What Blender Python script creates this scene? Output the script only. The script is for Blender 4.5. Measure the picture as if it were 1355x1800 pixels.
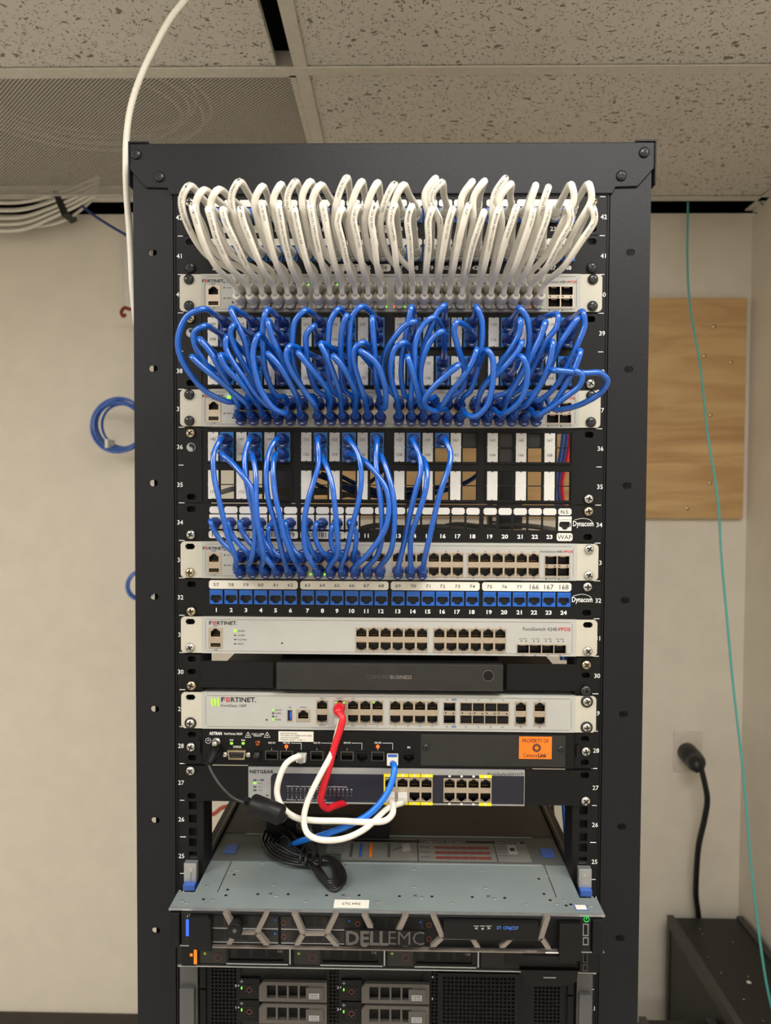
import bpy, bmesh, math, random
from mathutils import Vector, Matrix, geometry
random.seed(7)
PI = math.pi
for o in list(bpy.data.objects): bpy.data.objects.remove(o)
scene = bpy.context.scene
COL = scene.collection

# ------------------------------------------------------------------ camera
CAM = Vector((.0119, -.8682, 1.58)); YAW, PITCH, ROLL = .0181, -.0321, -.0051
FPX = 1300.0
Rz = Matrix.Rotation(YAW, 3, 'Z'); Rx = Matrix.Rotation(PITCH, 3, 'X')
cr, sr = math.cos(ROLL), math.sin(ROLL)
Ry = Matrix(((cr, 0, sr), (0, 1, 0), (-sr, 0, cr)))
RM = Rz @ Rx @ Ry                       # columns: right, forward, up
rt, fw, up = RM.col[0], RM.col[1], RM.col[2]
cam = bpy.data.cameras.new('camera'); co = bpy.data.objects.new('camera', cam); COL.objects.link(co)
M4 = Matrix(((rt.x, up.x, -fw.x, CAM.x), (rt.y, up.y, -fw.y, CAM.y), (rt.z, up.z, -fw.z, CAM.z), (0, 0, 0, 1)))
co.matrix_world = M4
cam.sensor_fit = 'HORIZONTAL'; cam.sensor_width = 36; cam.lens = FPX / 1355 * 36
cam.clip_start = .02
cam.dof.use_dof = True; cam.dof.focus_distance = .86; cam.dof.aperture_fstop = 9
scene.camera = co
def ray(px, py):
    d = RM @ Vector(((px - 677.5) / FPX, 1, (900 - py) / FPX)); return d / d.y
def at(px, py, Y): return CAM + ray(px, py) * (Y - CAM.y)
def atz(px, py, z):
    d = ray(px, py); return CAM + d * ((z - CAM.z) / d.z)

# ------------------------------------------------------------------ world, lamps, exposure
w = bpy.data.worlds.new('world'); scene.world = w; w.use_nodes = True
w.node_tree.nodes['Background'].inputs[0].default_value = (.9, .85, .78, 1)
w.node_tree.nodes['Background'].inputs[1].default_value = .02
vs = scene.view_settings
vs.view_transform = 'Standard'; vs.look = 'None'; vs.gamma = 1; vs.use_curve_mapping = False; vs.exposure = .85
CEIL = 2.355; FLOOR = -.05
LIGHTS = [(.42, -.72, 1.15, .55, 12.5), (-1.39, -1.0, 1.15, .55, 17), (-.2, -2.85, 1.15, .55, 17)]   # x, y, size x, size y, watts

# ------------------------------------------------------------------ materials
def lin(c):
    return tuple(((v / 255) / 12.92 if v / 255 <= .04045 else ((v / 255 + .055) / 1.055) ** 2.4) for v in c) + (1,)
def mat(name, c, rough=.5, metal=0, nscale=60, bump=.0, var=.06, spec=.5, emit=0, ecol=None, coat=0):
    m = bpy.data.materials.new(name); m.use_nodes = True; nt = m.node_tree; b = nt.nodes['Principled BSDF']
    b.inputs['Roughness'].default_value = rough; b.inputs['Metallic'].default_value = metal
    b.inputs['Specular IOR Level'].default_value = spec
    if coat: b.inputs['Coat Weight'].default_value = coat; b.inputs['Coat Roughness'].default_value = .15
    tc = nt.nodes.new('ShaderNodeTexCoord'); n = nt.nodes.new('ShaderNodeTexNoise')
    n.inputs['Scale'].default_value = nscale; n.inputs['Detail'].default_value = 3
    nt.links.new(tc.outputs['Object'], n.inputs['Vector'])
    r = nt.nodes.new('ShaderNodeValToRGB'); L = lin(c)
    r.color_ramp.elements[0].position = .3; r.color_ramp.elements[1].position = .7
    r.color_ramp.elements[0].color = tuple(v * (1 - var) for v in L[:3]) + (1,)
    r.color_ramp.elements[1].color = tuple(min(1, v * (1 + var)) for v in L[:3]) + (1,)
    nt.links.new(n.outputs['Fac'], r.inputs['Fac']); nt.links.new(r.outputs['Color'], b.inputs['Base Color'])
    if bump:
        bp = nt.nodes.new('ShaderNodeBump'); bp.inputs['Strength'].default_value = bump; bp.inputs['Distance'].default_value = .001
        nt.links.new(n.outputs['Fac'], bp.inputs['Height']); nt.links.new(bp.outputs['Normal'], b.inputs['Normal'])
    if emit:
        b.inputs['Emission Color'].default_value = lin(ecol or c); b.inputs['Emission Strength'].default_value = emit
    return m
M = {}
M['rack'] = mat('rack_black_powder', (21, 22, 26), .42, 0, 900, .25, .25, .28)
M['rail'] = mat('rail_black', (14, 14, 16), .5, 0, 500, .1, .2, .25)
M['panel'] = mat('panel_black', (12, 12, 13), .5, 0, 300, .05, .1, .25)
M['black'] = mat('black_plastic', (10, 10, 11), .45, 0, 200, .05, .15, .3)
M['dblack'] = mat('deep_black', (6, 6, 7), .6, 0, 200, 0, .1)
M['ear'] = mat('cream_bracket', (184, 180, 166), .5, 0, 80, 0, .02)
M['face'] = mat('light_grey_face', (170, 170, 165), .45, 0, 40, 0, .02)
M['faceline'] = mat('face_outline', (150, 148, 140), .5)
M['port'] = mat('port_shroud_metal', (190, 176, 158), .38, .75, 400, .02, .08)
M['portd'] = mat('port_inside', (14, 14, 15), .5)
M['gold'] = mat('gold_contacts', (205, 160, 80), .3, .9)
M['txt'] = mat('grey_print', (70, 70, 72), .6)
M['txtd'] = mat('dark_print', (25, 25, 28), .6)
M['txtw'] = mat('white_print', (225, 225, 222), .6)
M['txtr'] = mat('red_print', (196, 40, 44), .6)
M['white_lab'] = mat('white_label', (205, 203, 198), .55, 0, 90, 0, .03)
M['lab2'] = mat('paper_label', (222, 218, 206), .6, 0, 90, 0, .03)
M['jack'] = mat('blue_jack_plastic', (22, 112, 186), .4, 0, 200, 0, .05)
M['jackn'] = mat('navy_jack_plastic', (22, 90, 178), .4, 0, 200, 0, .05)
M['jackw'] = mat('white_jack_plastic', (214, 212, 206), .4)
M['bcab'] = mat('blue_jacket', (8, 84, 176), .2, 0, 250, .2, .1, .6, coat=.4)
M['bcab2'] = mat('bright_blue_jacket', (10, 110, 215), .3, 0, 250, .1, .05)
M['bboot'] = mat('blue_boot', (16, 54, 128), .45, 0, 250, .05, .05)
M['wcab'] = mat('white_jacket', (226, 221, 208), .38, 0, 180, .1, .03)
M['wboot'] = mat('white_boot', (220, 216, 205), .5, 0, 180, .03, .03)
M['wcap'] = mat('grey_boot_hood', (150, 149, 150), .4, 0, 180, .03, .04)
M['clear'] = mat('clear_plug', (196, 196, 190), .2, 0, 100, 0, .03, .7)
M['rcab'] = mat('red_jacket', (205, 22, 38), .35, 0, 200, .05, .05)
M['kcab'] = mat('black_cord', (20, 20, 21), .38, 0, 200, .05, .1)
M['aqua'] = mat('aqua_jacket', (92, 186, 180), .5)
M['gcab'] = mat('grey_jacket', (120, 120, 118), .45)
M['scr'] = mat('nickel_screw', (205, 203, 196), .22, .95, 500, .05, .1)
M['scry'] = mat('zinc_screw', (196, 180, 150), .25, .95, 500, .05, .1)
M['scrk'] = mat('black_screw', (66, 66, 69), .24, .75, 500, .05, .1)
M['steel'] = mat('galvanised_steel', (138, 149, 149), .45, .35, 18, .05, .07)
M['steel2'] = mat('galvanised_steel_shaded', (98, 103, 101), .5, .4, 18, .05, .08)  # darker copy of the steel, with shade from the units above in its colour
M['dcover'] = mat('shaded_cover', (50, 50, 46), .5, 0, 60, 0, .05)  # deep part of the server top, shade painted into its colour
M['slab'] = mat('service_label_shaded', (116, 116, 110), .5)  # label tone dimmed to hold the shade of the devices above
M['ring'] = mat('dull_red_ring', (128, 66, 50), .5)
M['earg'] = mat('grey_handle', (84, 84, 84), .45, .1)
M['pg'] = mat('power_green', (40, 210, 90), .5, emit=.12, ecol=(40, 220, 90))
M['silver'] = mat('brushed_silver', (176, 178, 180), .35, .7, 90, .02, .06)
M['navy'] = mat('navy_face', (24, 25, 40), .35, 0, 90, 0, .04)
M['yel'] = mat('yellow_print', (238, 220, 30), .5)
M['org'] = mat('orange_sticker', (232, 118, 22), .5, 0, 60, 0, .03)
M['bezel'] = mat('bezel_taupe', (128, 120, 112), .4, .2, 200, .02, .06)
M['carrier'] = mat('carrier_grey', (84, 80, 75), .45, .1, 200, .03, .06)
M['usbblue'] = mat('usb_blue', (30, 80, 190), .4)
M['touch'] = mat('blue_touchpoint', (50, 90, 170), .4)
M['lg'] = mat('led_green', (120, 255, 60), .5, emit=.55, ecol=(140, 255, 70))
M['lo'] = mat('led_orange', (255, 90, 30), .5, emit=1.0, ecol=(255, 80, 25))
M['lb'] = mat('led_blue', (50, 100, 255), .5, emit=.35, ecol=(50, 100, 255))
M['lamber'] = mat('led_amber', (220, 130, 30), .5, emit=.15, ecol=(255, 150, 20))
M['lcd'] = mat('lcd_text', (70, 130, 220), .5, emit=.2, ecol=(70, 130, 220))
M['barg'] = mat('green_bar', (176, 224, 70), .5)
M['outlet'] = mat('outlet_white', (214, 204, 190), .4)
M['shield'] = mat('plaque_grey', (160, 160, 160), .5)

def wall_mat(name, c, bump=.25):
    m = mat(name, c, .85, 0, 14, 0, .03); nt = m.node_tree; b = nt.nodes['Principled BSDF']
    tc = nt.nodes['Texture Coordinate']
    n = nt.nodes.new('ShaderNodeTexNoise'); n.inputs['Scale'].default_value = 120; n.inputs['Detail'].default_value = 6
    bp = nt.nodes.new('ShaderNodeBump'); bp.inputs['Strength'].default_value = bump; bp.inputs['Distance'].default_value = .002
    nt.links.new(tc.outputs['Object'], n.inputs['Vector']); nt.links.new(n.outputs['Fac'], bp.inputs['Height'])
    nt.links.new(bp.outputs['Normal'], b.inputs['Normal']); return m
M['wall'] = wall_mat('painted_wall', (226, 218, 203))
M['base'] = mat('baseboard_dark', (60, 54, 48), .6)
M['floor'] = mat('floor_vinyl', (196, 194, 190), .5)
M['plenum'] = mat('plenum_dark', (20, 19, 18), .9)
M['tee'] = mat('ceiling_tee', (212, 207, 196), .5)
M['cab'] = mat('cabinet_black', (30, 29, 27), .5, 0, 60, .05, .2)
M['cabe'] = mat('cabinet_edge', (62, 60, 56), .5, 0, 60, .05, .1)

def tile_mat():
    m = mat('fissured_tile', (216, 212, 203), .95, 0, 6, 0, .03); nt = m.node_tree; b = nt.nodes['Principled BSDF']
    tc = nt.nodes['Texture Coordinate']; src = b.inputs['Base Color'].links[0].from_socket
    facs = []
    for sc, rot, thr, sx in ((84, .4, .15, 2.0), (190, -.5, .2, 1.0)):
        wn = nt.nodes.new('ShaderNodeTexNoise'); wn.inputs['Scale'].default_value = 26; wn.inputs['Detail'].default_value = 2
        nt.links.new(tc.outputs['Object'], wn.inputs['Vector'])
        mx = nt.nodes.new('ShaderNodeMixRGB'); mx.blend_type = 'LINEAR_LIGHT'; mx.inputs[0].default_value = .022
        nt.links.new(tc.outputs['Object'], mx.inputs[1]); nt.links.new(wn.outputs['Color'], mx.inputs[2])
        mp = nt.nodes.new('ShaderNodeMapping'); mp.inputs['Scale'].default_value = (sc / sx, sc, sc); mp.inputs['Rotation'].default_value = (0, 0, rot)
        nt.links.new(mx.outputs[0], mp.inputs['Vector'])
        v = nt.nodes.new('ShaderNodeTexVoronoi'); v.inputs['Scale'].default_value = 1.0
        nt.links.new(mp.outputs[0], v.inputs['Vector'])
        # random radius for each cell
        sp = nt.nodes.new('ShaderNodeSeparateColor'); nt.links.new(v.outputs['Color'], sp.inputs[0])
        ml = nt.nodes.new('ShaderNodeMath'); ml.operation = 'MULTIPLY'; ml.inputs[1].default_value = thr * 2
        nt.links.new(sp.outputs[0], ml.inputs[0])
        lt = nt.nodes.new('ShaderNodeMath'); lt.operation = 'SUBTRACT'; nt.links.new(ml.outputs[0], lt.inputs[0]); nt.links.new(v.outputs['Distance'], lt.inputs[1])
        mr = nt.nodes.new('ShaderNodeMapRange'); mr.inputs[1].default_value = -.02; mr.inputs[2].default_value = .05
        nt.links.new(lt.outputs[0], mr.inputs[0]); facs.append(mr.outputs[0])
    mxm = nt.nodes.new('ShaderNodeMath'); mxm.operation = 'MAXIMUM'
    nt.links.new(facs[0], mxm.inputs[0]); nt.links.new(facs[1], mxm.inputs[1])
    c = nt.nodes.new('ShaderNodeMixRGB'); c.inputs[2].default_value = lin((134, 124, 108))  # shadow inside the pits is put into the colour as darker spots
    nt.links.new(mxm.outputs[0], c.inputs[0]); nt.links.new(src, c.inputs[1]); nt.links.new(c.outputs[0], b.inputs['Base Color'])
    bp = nt.nodes.new('ShaderNodeBump'); bp.invert = True; bp.inputs['Strength'].default_value = .6; bp.inputs['Distance'].default_value = .002
    nt.links.new(mxm.outputs[0], bp.inputs['Height']); nt.links.new(bp.outputs[0], b.inputs['Normal'])
    return m
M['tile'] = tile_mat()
def perf_mat(name, c, pitch, rad, rot=PI / 4, rough=.45):
    m = mat(name, c, rough, 0, 50, 0, .03); nt = m.node_tree; b = nt.nodes['Principled BSDF']; out = nt.nodes['Material Output']
    tc = nt.nodes['Texture Coordinate']
    mp = nt.nodes.new('ShaderNodeMapping'); mp.vector_type = 'POINT'; mp.inputs['Rotation'].default_value = (0, 0, rot)
    mp.inputs['Scale'].default_value = (1 / pitch,) * 3
    fr = nt.nodes.new('ShaderNodeVectorMath'); fr.operation = 'FRACTION'
    sb = nt.nodes.new('ShaderNodeVectorMath'); sb.operation = 'SUBTRACT'; sb.inputs[1].default_value = (.5, .5, 0)
    ms = nt.nodes.new('ShaderNodeVectorMath'); ms.operation = 'MULTIPLY'; ms.inputs[1].default_value = (1, 1, 0)
    ln = nt.nodes.new('ShaderNodeVectorMath'); ln.operation = 'LENGTH'
    lt = nt.nodes.new('ShaderNodeMath'); lt.operation = 'LESS_THAN'; lt.inputs[1].default_value = rad
    tr = nt.nodes.new('ShaderNodeBsdfTransparent'); mx = nt.nodes.new('ShaderNodeMixShader')
    L = nt.links.new
    L(tc.outputs['Object'], mp.inputs[0]); L(mp.outputs[0], fr.inputs[0]); L(fr.outputs[0], sb.inputs[0]); L(sb.outputs[0], ms.inputs[0])
    L(ms.outputs[0], ln.inputs[0]); L(ln.outputs['Value'], lt.inputs[0]); L(lt.outputs[0], mx.inputs[0])
    L(b.outputs[0], mx.inputs[1]); L(tr.outputs[0], mx.inputs[2]); L(mx.outputs[0], out.inputs['Surface'])
    return m
M['perf'] = perf_mat('perforated_white_metal', (206, 201, 190), .0062, .37)
def ply_mat():
    m = mat('birch_plywood', (206, 168, 112), .6, 0, 5, 0, .05); nt = m.node_tree; b = nt.nodes['Principled BSDF']
    tc = nt.nodes['Texture Coordinate']; mp = nt.nodes.new('ShaderNodeMapping'); mp.inputs['Scale'].default_value = (1.3, 1, 9)
    n = nt.nodes.new('ShaderNodeTexNoise'); n.inputs['Scale'].default_value = 2.2; n.inputs['Detail'].default_value = 8; n.inputs['Distortion'].default_value = 1.2
    r = nt.nodes.new('ShaderNodeValToRGB'); r.color_ramp.elements[0].position = .3; r.color_ramp.elements[1].position = .7
    r.color_ramp.elements[0].color = lin((182, 142, 92)); r.color_ramp.elements[1].color = lin((214, 178, 124))
    nt.links.new(tc.outputs['Object'], mp.inputs[0]); nt.links.new(mp.outputs[0], n.inputs['Vector'])
    nt.links.new(n.outputs['Fac'], r.inputs[0]); nt.links.new(r.outputs[0], b.inputs['Base Color']); return m
M['ply'] = ply_mat()

# ------------------------------------------------------------------ mesh builder
_tc = {}
def text_mesh(s, bold=0):
    k = (s, bold)
    if k in _tc: return _tc[k]
    cu = bpy.data.curves.new('t', 'FONT'); cu.body = s; cu.resolution_u = 2; cu.size = 1; cu.offset = bold
    ob = bpy.data.objects.new('t', cu); COL.objects.link(ob)
    dg = bpy.context.evaluated_depsgraph_get(); dg.update()
    me = bpy.data.meshes.new_from_object(ob.evaluated_get(dg))
    vs_ = [(v.co.x, v.co.y) for v in me.vertices]; fs = [tuple(p.vertices) for p in me.polygons]
    bpy.data.objects.remove(ob); bpy.data.curves.remove(cu); bpy.data.meshes.remove(me)
    if vs_:
        x0 = min(v[0] for v in vs_); x1 = max(v[0] for v in vs_)
    else: x0 = x1 = 0
    _tc[k] = (vs_, fs, x0, x1); return _tc[k]

class MB:
    def __init__(s): s.v = []; s.f = []; s.m = []; s.sm = []; s.mats = []
    def mi(s, m):
        m = M[m] if isinstance(m, str) else m
        if m not in s.mats: s.mats.append(m)
        return s.mats.index(m)
    def add(s, vs_, fs, m, smooth=False):
        o = len(s.v); s.v += [tuple(v) for v in vs_]; k = s.mi(m)
        for f in fs: s.f.append(tuple(o + i for i in f)); s.m.append(k); s.sm.append(smooth)
        return s
    def box(s, x0, x1, y0, y1, z0, z1, m):
        v = [(x0, y0, z0), (x1, y0, z0), (x1, y1, z0), (x0, y1, z0), (x0, y0, z1), (x1, y0, z1), (x1, y1, z1), (x0, y1, z1)]
        return s.add(v, [(0, 1, 5, 4), (1, 2, 6, 5), (2, 3, 7, 6), (3, 0, 4, 7), (4, 5, 6, 7), (3, 2, 1, 0)], m)
    def prism(s, poly, y0, y1, m, axis='y'):          # poly of (a, b): (x,z) for y, (x,y) for z, (y,z) for x
        n = len(poly)
        ar = sum(poly[i][0] * poly[(i + 1) % n][1] - poly[(i + 1) % n][0] * poly[i][1] for i in range(n))
        if ar < 0: poly = poly[::-1]
        P = {'y': lambda a, b, t: (a, t, b), 'z': lambda a, b, t: (a, b, -t), 'x': lambda a, b, t: (t, a, b)}[axis]
        if axis == 'z': y0, y1 = -y1, -y0
        v = [P(a, b, y0) for a, b in poly] + [P(a, b, y1) for a, b in poly]
        tri = geometry.tessellate_polygon([[Vector((a, b, 0)) for a, b in poly]])
        def ccw(t):
            a, b, c = (poly[i] for i in t)
            return t if (b[0] - a[0]) * (c[1] - a[1]) - (b[1] - a[1]) * (c[0] - a[0]) > 0 else (t[0], t[2], t[1])
        tri = [ccw(t) for t in tri]
        fs = [t for t in tri] + [tuple(n + i for i in t[::-1]) for t in tri]
        fs += [(i, n + i, n + (i + 1) % n, (i + 1) % n) for i in range(n)]
        return s.add(v, fs, m)
    def frame_pts(s, p, q):
        d = (q - p).normalized(); a = Vector((0, 0, 1)) if abs(d.z) < .9 else Vector((1, 0, 0))
        u = d.cross(a).normalized(); return d, u, u.cross(d).normalized()
    def cyl(s, p, q, r, m, n=16, r2=None, caps=True, smooth=True):
        p, q = Vector(p), Vector(q); r2 = r if r2 is None else r2; d, u, w_ = s.frame_pts(p, q)
        v = []
        for c, rr in ((p, r), (q, r2)):
            v += [c + (u * math.cos(2 * PI * i / n) + w_ * math.sin(2 * PI * i / n)) * rr for i in range(n)]
        s.add(v, [(i, (i + 1) % n, n + (i + 1) % n, n + i)[::-1] for i in range(n)], m, smooth)
        if caps: s.add(v, [tuple(range(n)), tuple(range(2 * n - 1, n - 1, -1))], m)
        return s
    def lathe(s, c, d, prof, m, n=16):               # prof: (distance along d, radius)
        c = Vector(c); d = Vector(d).normalized(); _, u, w_ = s.frame_pts(c, c + d); v = []
        for t, r in prof: v += [c + d * t + (u * math.cos(2 * PI * i / n) + w_ * math.sin(2 * PI * i / n)) * r for i in range(n)]
        fs = []
        for k in range(len(prof) - 1): fs += [(k * n + i, k * n + (i + 1) % n, (k + 1) * n + (i + 1) % n, (k + 1) * n + i)[::-1] for i in range(n)]
        fs += [tuple(range((len(prof) - 1) * n + n - 1, (len(prof) - 1) * n - 1, -1)), tuple(range(n))]
        return s.add(v, fs, m, True)
    def tube(s, pts, r, m, n=8, closed=False):
        pts = [Vector(p) for p in pts]; N = len(pts); v = []; prev = None
        for i, p in enumerate(pts):
            if closed: d = pts[(i + 1) % N] - pts[i - 1]
            else: d = pts[min(i + 1, N - 1)] - pts[max(i - 1, 0)]
            d.normalize()
            if prev is None:
                a = Vector((0, 0, 1)) if abs(d.z) < .9 else Vector((1, 0, 0)); u = d.cross(a).normalized()
            else: u = (prev - d * prev.dot(d)).normalized()
            prev = u; w_ = d.cross(u); rr = r[i] if isinstance(r, list) else r
            v += [p + (u * math.cos(2 * PI * k / n) + w_ * math.sin(2 * PI * k / n)) * rr for k in range(n)]
        K = N if closed else N - 1
        fs = [(i * n + k, i * n + (k + 1) % n, ((i + 1) % N) * n + (k + 1) % n, ((i + 1) % N) * n + k) for i in range(K) for k in range(n)]
        if not closed: fs += [tuple(range(n - 1, -1, -1)), tuple(range((N - 1) * n, N * n))]
        return s.add(v, fs, m, True)
    def plate(s, x0, x1, z0, z1, yf, yb, holes, m, mw=None):
        xs = sorted({x0, x1} | {min(max(h[k], x0), x1) for h in holes for k in (0, 1)})
        zs = sorted({z0, z1} | {min(max(h[k], z0), z1) for h in holes for k in (2, 3)})
        nx, nz = len(xs) - 1, len(zs) - 1
        solid = [[True] * nz for _ in range(nx)]
        for h in holes:
            for i in range(nx):
                cx = (xs[i] + xs[i + 1]) / 2
                if not h[0] < cx < h[1]: continue
                for j in range(nz):
                    if h[2] < (zs[j] + zs[j + 1]) / 2 < h[3]: solid[i][j] = False
        mw = mw or m
        for j in range(nz):
            i = 0
            while i < nx:
                if not solid[i][j]: i += 1; continue
                k = i
                while k < nx and solid[k][j]: k += 1
                a, b, c, d = xs[i], xs[k], zs[j], zs[j + 1]
                s.add([(a, yf, c), (b, yf, c), (b, yf, d), (a, yf, d)], [(0, 1, 2, 3)], m)
                s.add([(a, yb, c), (b, yb, c), (b, yb, d), (a, yb, d)], [(3, 2, 1, 0)], mw)
                i = k
        S = lambda i, j: 0 <= i < nx and 0 <= j < nz and solid[i][j]
        for i in range(nx + 1):
            for j in range(nz):
                a, b = S(i - 1, j), S(i, j)
                if a != b:
                    x = xs[i]; q = [(x, yf, zs[j]), (x, yb, zs[j]), (x, yb, zs[j + 1]), (x, yf, zs[j + 1])]
                    s.add(q, [(0, 1, 2, 3) if a else (3, 2, 1, 0)], m if i in (0, nx) else mw)
        for j in range(nz + 1):
            for i in range(nx):
                a, b = S(i, j - 1), S(i, j)
                if a != b:
                    z = zs[j]; q = [(xs[i], yf, z), (xs[i + 1], yf, z), (xs[i + 1], yb, z), (xs[i], yb, z)]
                    s.add(q, [(0, 1, 2, 3) if a else (3, 2, 1, 0)], m if j in (0, nz) else mw)
        return s
    def text(s, t, x, z, h, y, m, w=None, al='c', bold=0, top=False):
        """printed characters; cap height h, centred on z; top=True lays them on a horizontal surface (x, y=z, height y)"""
        vs_, fs, x0, x1 = text_mesh(t, bold)
        if not vs_: return s
        sc = h / .7; sx = sc if w is None else (-w * sc if w < 0 else w / max(x1 - x0, 1e-6)); W_ = (x1 - x0) * sx
        ox = x - {'c': W_ / 2, 'l': 0, 'r': W_}[al] - x0 * sx; oz = z - h / 2
        if top: return s.add([(ox + a * sx, oz + b * sc, y) for a, b in vs_], fs, m)
        return s.add([(ox + a * sx, y, oz + b * sc) for a, b in vs_], fs, m)
    def build(s, name, parent=None, bevel=0):
        me = bpy.data.meshes.new(name)
        off = root_loc(parent) if parent else Vector()
        me.from_pydata([tuple(Vector(v) - off) for v in s.v], [], s.f)
        for m in s.mats: me.materials.append(m)
        me.polygons.foreach_set('material_index', s.m); me.polygons.foreach_set('use_smooth', s.sm); me.update()
        o = bpy.data.objects.new(name, me); COL.objects.link(o)
        if parent: o.parent = parent
        if bevel:
            b = o.modifiers.new('bevel', 'BEVEL'); b.width = bevel; b.segments = 2; b.limit_method = 'ANGLE'; b.angle_limit = .6
        return o
def root_loc(o):
    v = Vector(o.location)
    while o.parent: o = o.parent; v += Vector(o.location)
    return v
def thing(name, label, cat, loc=(0, 0, 0), group=None):
    o = bpy.data.objects.new(name, None); COL.objects.link(o); o.location = loc; o.empty_display_size = .02
    return tag(o, label, cat, group)
def tag(o, label, cat, group=None):
    o['label'] = label; o['category'] = cat
    if group: o['group'] = group
    return o
def struct(name, mb, bevel=0):
    o = mb.build(name, None, bevel); o['kind'] = 'structure'; return o
def inst(me, name, parent, pos, rot=(0, 0, 0)):
    o = bpy.data.objects.new(name, me); COL.objects.link(o)
    o.location = Vector(pos) - root_loc(parent); o.parent = parent; o.rotation_euler = rot; return o
def mesh_of(mb, name):
    o = mb.build(name); me = o.data; bpy.data.objects.remove(o); return me
def spline(pts, k=7):
    P = [Vector(p) for p in pts]; P = [P[0] * 2 - P[1]] + P + [P[-1] * 2 - P[-2]]; out = []
    for i in range(1, len(P) - 2):
        a, b, c, d = P[i - 1:i + 3]
        n = max(2, min(k, int((c - b).length / .0035) + 1))
        # centripetal knots
        t0 = 0; t1 = t0 + max((b - a).length, 1e-5) ** .5; t2 = t1 + max((c - b).length, 1e-5) ** .5; t3 = t2 + max((d - c).length, 1e-5) ** .5
        for j in range(n):
            t = t1 + (t2 - t1) * j / n
            A1 = a * ((t1 - t) / (t1 - t0)) + b * ((t - t0) / (t1 - t0)); A2 = b * ((t2 - t) / (t2 - t1)) + c * ((t - t1) / (t2 - t1))
            A3 = c * ((t3 - t) / (t3 - t2)) + d * ((t - t2) / (t3 - t2))
            B1 = A1 * ((t2 - t) / (t2 - t0)) + A2 * ((t - t0) / (t2 - t0)); B2 = A2 * ((t3 - t) / (t3 - t1)) + A3 * ((t - t1) / (t3 - t1))
            out.append(B1 * ((t2 - t) / (t2 - t1)) + B2 * ((t - t1) / (t2 - t1)))
    out.append(P[-2]); return out
def slot(x, z, w, h):
    return [(x - w / 2, x + w / 2, z - h * .22, z + h * .22), (x - w * .44, x + w * .44, z - h * .38, z + h * .38), (x - w * .34, x + w * .34, z - h / 2, z + h / 2)]
def rj(x, z, up_, w=.0118, h=.0072):
    d = 1 if up_ else -1; r = [(x - w / 2, x + w / 2, z - h / 2, z + h / 2)]
    a, b = sorted((z + d * h / 2 - d * .0001, z + d * (h / 2 + .0016))); r.append((x - .0036, x + .0036, a, b))
    a, b = sorted((z + d * h / 2, z + d * (h / 2 + .0028))); r.append((x - .002, x + .002, a, b)); return r

U = .04445; ZT42 = 1.9172
def zt(n): return ZT42 - (42 - n) * U          # top of unit n
def zc(n): return zt(n) - U / 2
ORD = ['first', 'second', 'third', 'fourth', 'fifth', 'sixth', 'seventh', 'eighth', 'ninth', 'tenth', 'eleventh', 'twelfth']

# ------------------------------------------------------------------ the room
YW = 1.22; XR = .985; XL = -2.1; YB = -3.9
b = MB(); b.box(XL - .1, XR + .1, YB - .1, YW + .1, FLOOR - .05, FLOOR, 'floor'); struct('floor', b)
b = MB(); b.box(XL - .1, XR + .1, YW, YW + .1, FLOOR, 2.345, 'wall'); struct('wall_back', b)
b = MB(); b.box(XR, XR + .1, YB - .1, YW, FLOOR, CEIL + .005, 'wall'); struct('wall_right', b)
b = MB(); b.box(XL - .1, XL, YB - .1, YW, FLOOR, CEIL + .005, 'wall'); struct('wall_left', b)
b = MB(); b.box(XL, XR, YB - .1, YB, FLOOR, CEIL + .005, 'wall'); struct('wall_front', b)
b = MB(); b.box(XL, .0, YW - .012, YW, FLOOR, .05, 'base'); b.box(.0, XR, YW - .012, YW, FLOOR, .05, 'base'); struct('baseboard_back', b)
# plenum above the ceiling
b = MB(); b.box(XL - .2, XR + .2, YB - .2, YW + .8, 2.95, 3.0, 'plenum'); b.box(XL - .2, XR + .2, YW + .8, YW + .85, 2.2, 3.0, 'plenum')
b.box(XL - .25, XL - .2, YB - .2, YW + .8, 2.2, 3, 'plenum'); b.box(XR + .2, XR + .25, YB - .2, YW + .8, 2.2, 3, 'plenum'); b.box(XL - .2, XR + .2, YB - .25, YB - .2, 2.2, 3, 'plenum')
b.box(XL - .2, XR + .2, YW + .1, YW + .8, 2.2, 2.25, 'plenum'); struct('trim_1', b)
# ceiling tiles: grid of 24 in squares
TX = [-.1735 + .61 * k for k in range(-3, 3)]; TY = [.5275 - .61 * k for k in range(0, 7)]
b = MB()
for i in (-2, -1, 0):
    for j in range(-6, 1):
        x0, x1 = -.1735 + 1.22 * i, -.1735 + 1.22 * (i + 1); y0, y1 = .5275 + .61 * j, .5275 + .61 * (j + 1)
        x0 = max(x0, XL); x1 = min(x1, XR); y0 = max(y0, YB)
        if x1 - x0 < .03 or y1 - y0 < .03: continue
        if j == 0 and i == -1: continue                       # perforated return panel
        if j == -1 and i == -1: x1 = -.216                          # shifted tile leaves a dark gap
        if any(abs((x0 + x1) / 2 - l[0]) < .5 and abs((y0 + y1) / 2 - l[1]) < .3 for l in LIGHTS) and j <= -1: continue
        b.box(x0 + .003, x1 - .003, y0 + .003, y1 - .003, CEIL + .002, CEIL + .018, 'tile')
o = struct('ceiling', b)
b = MB()
for x in [-.1735 + 1.22 * k for k in range(-1, 1)]:
    b.box(x - .0125, x + .0125, YB, 1.15, CEIL - .002, CEIL + .001, 'tee'); b.box(x - .001, x + .001, YB, 1.15, CEIL, CEIL + .035, 'tee')
for j in range(-6, 2):
    y = .5275 + .61 * j
    if y > YB: b.box(XL, XR, y - .0125, y + .0125, CEIL - .003, CEIL, 'tee'); b.box(XL, XR, y - .001, y + .001, CEIL, CEIL + .035, 'tee')
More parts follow.
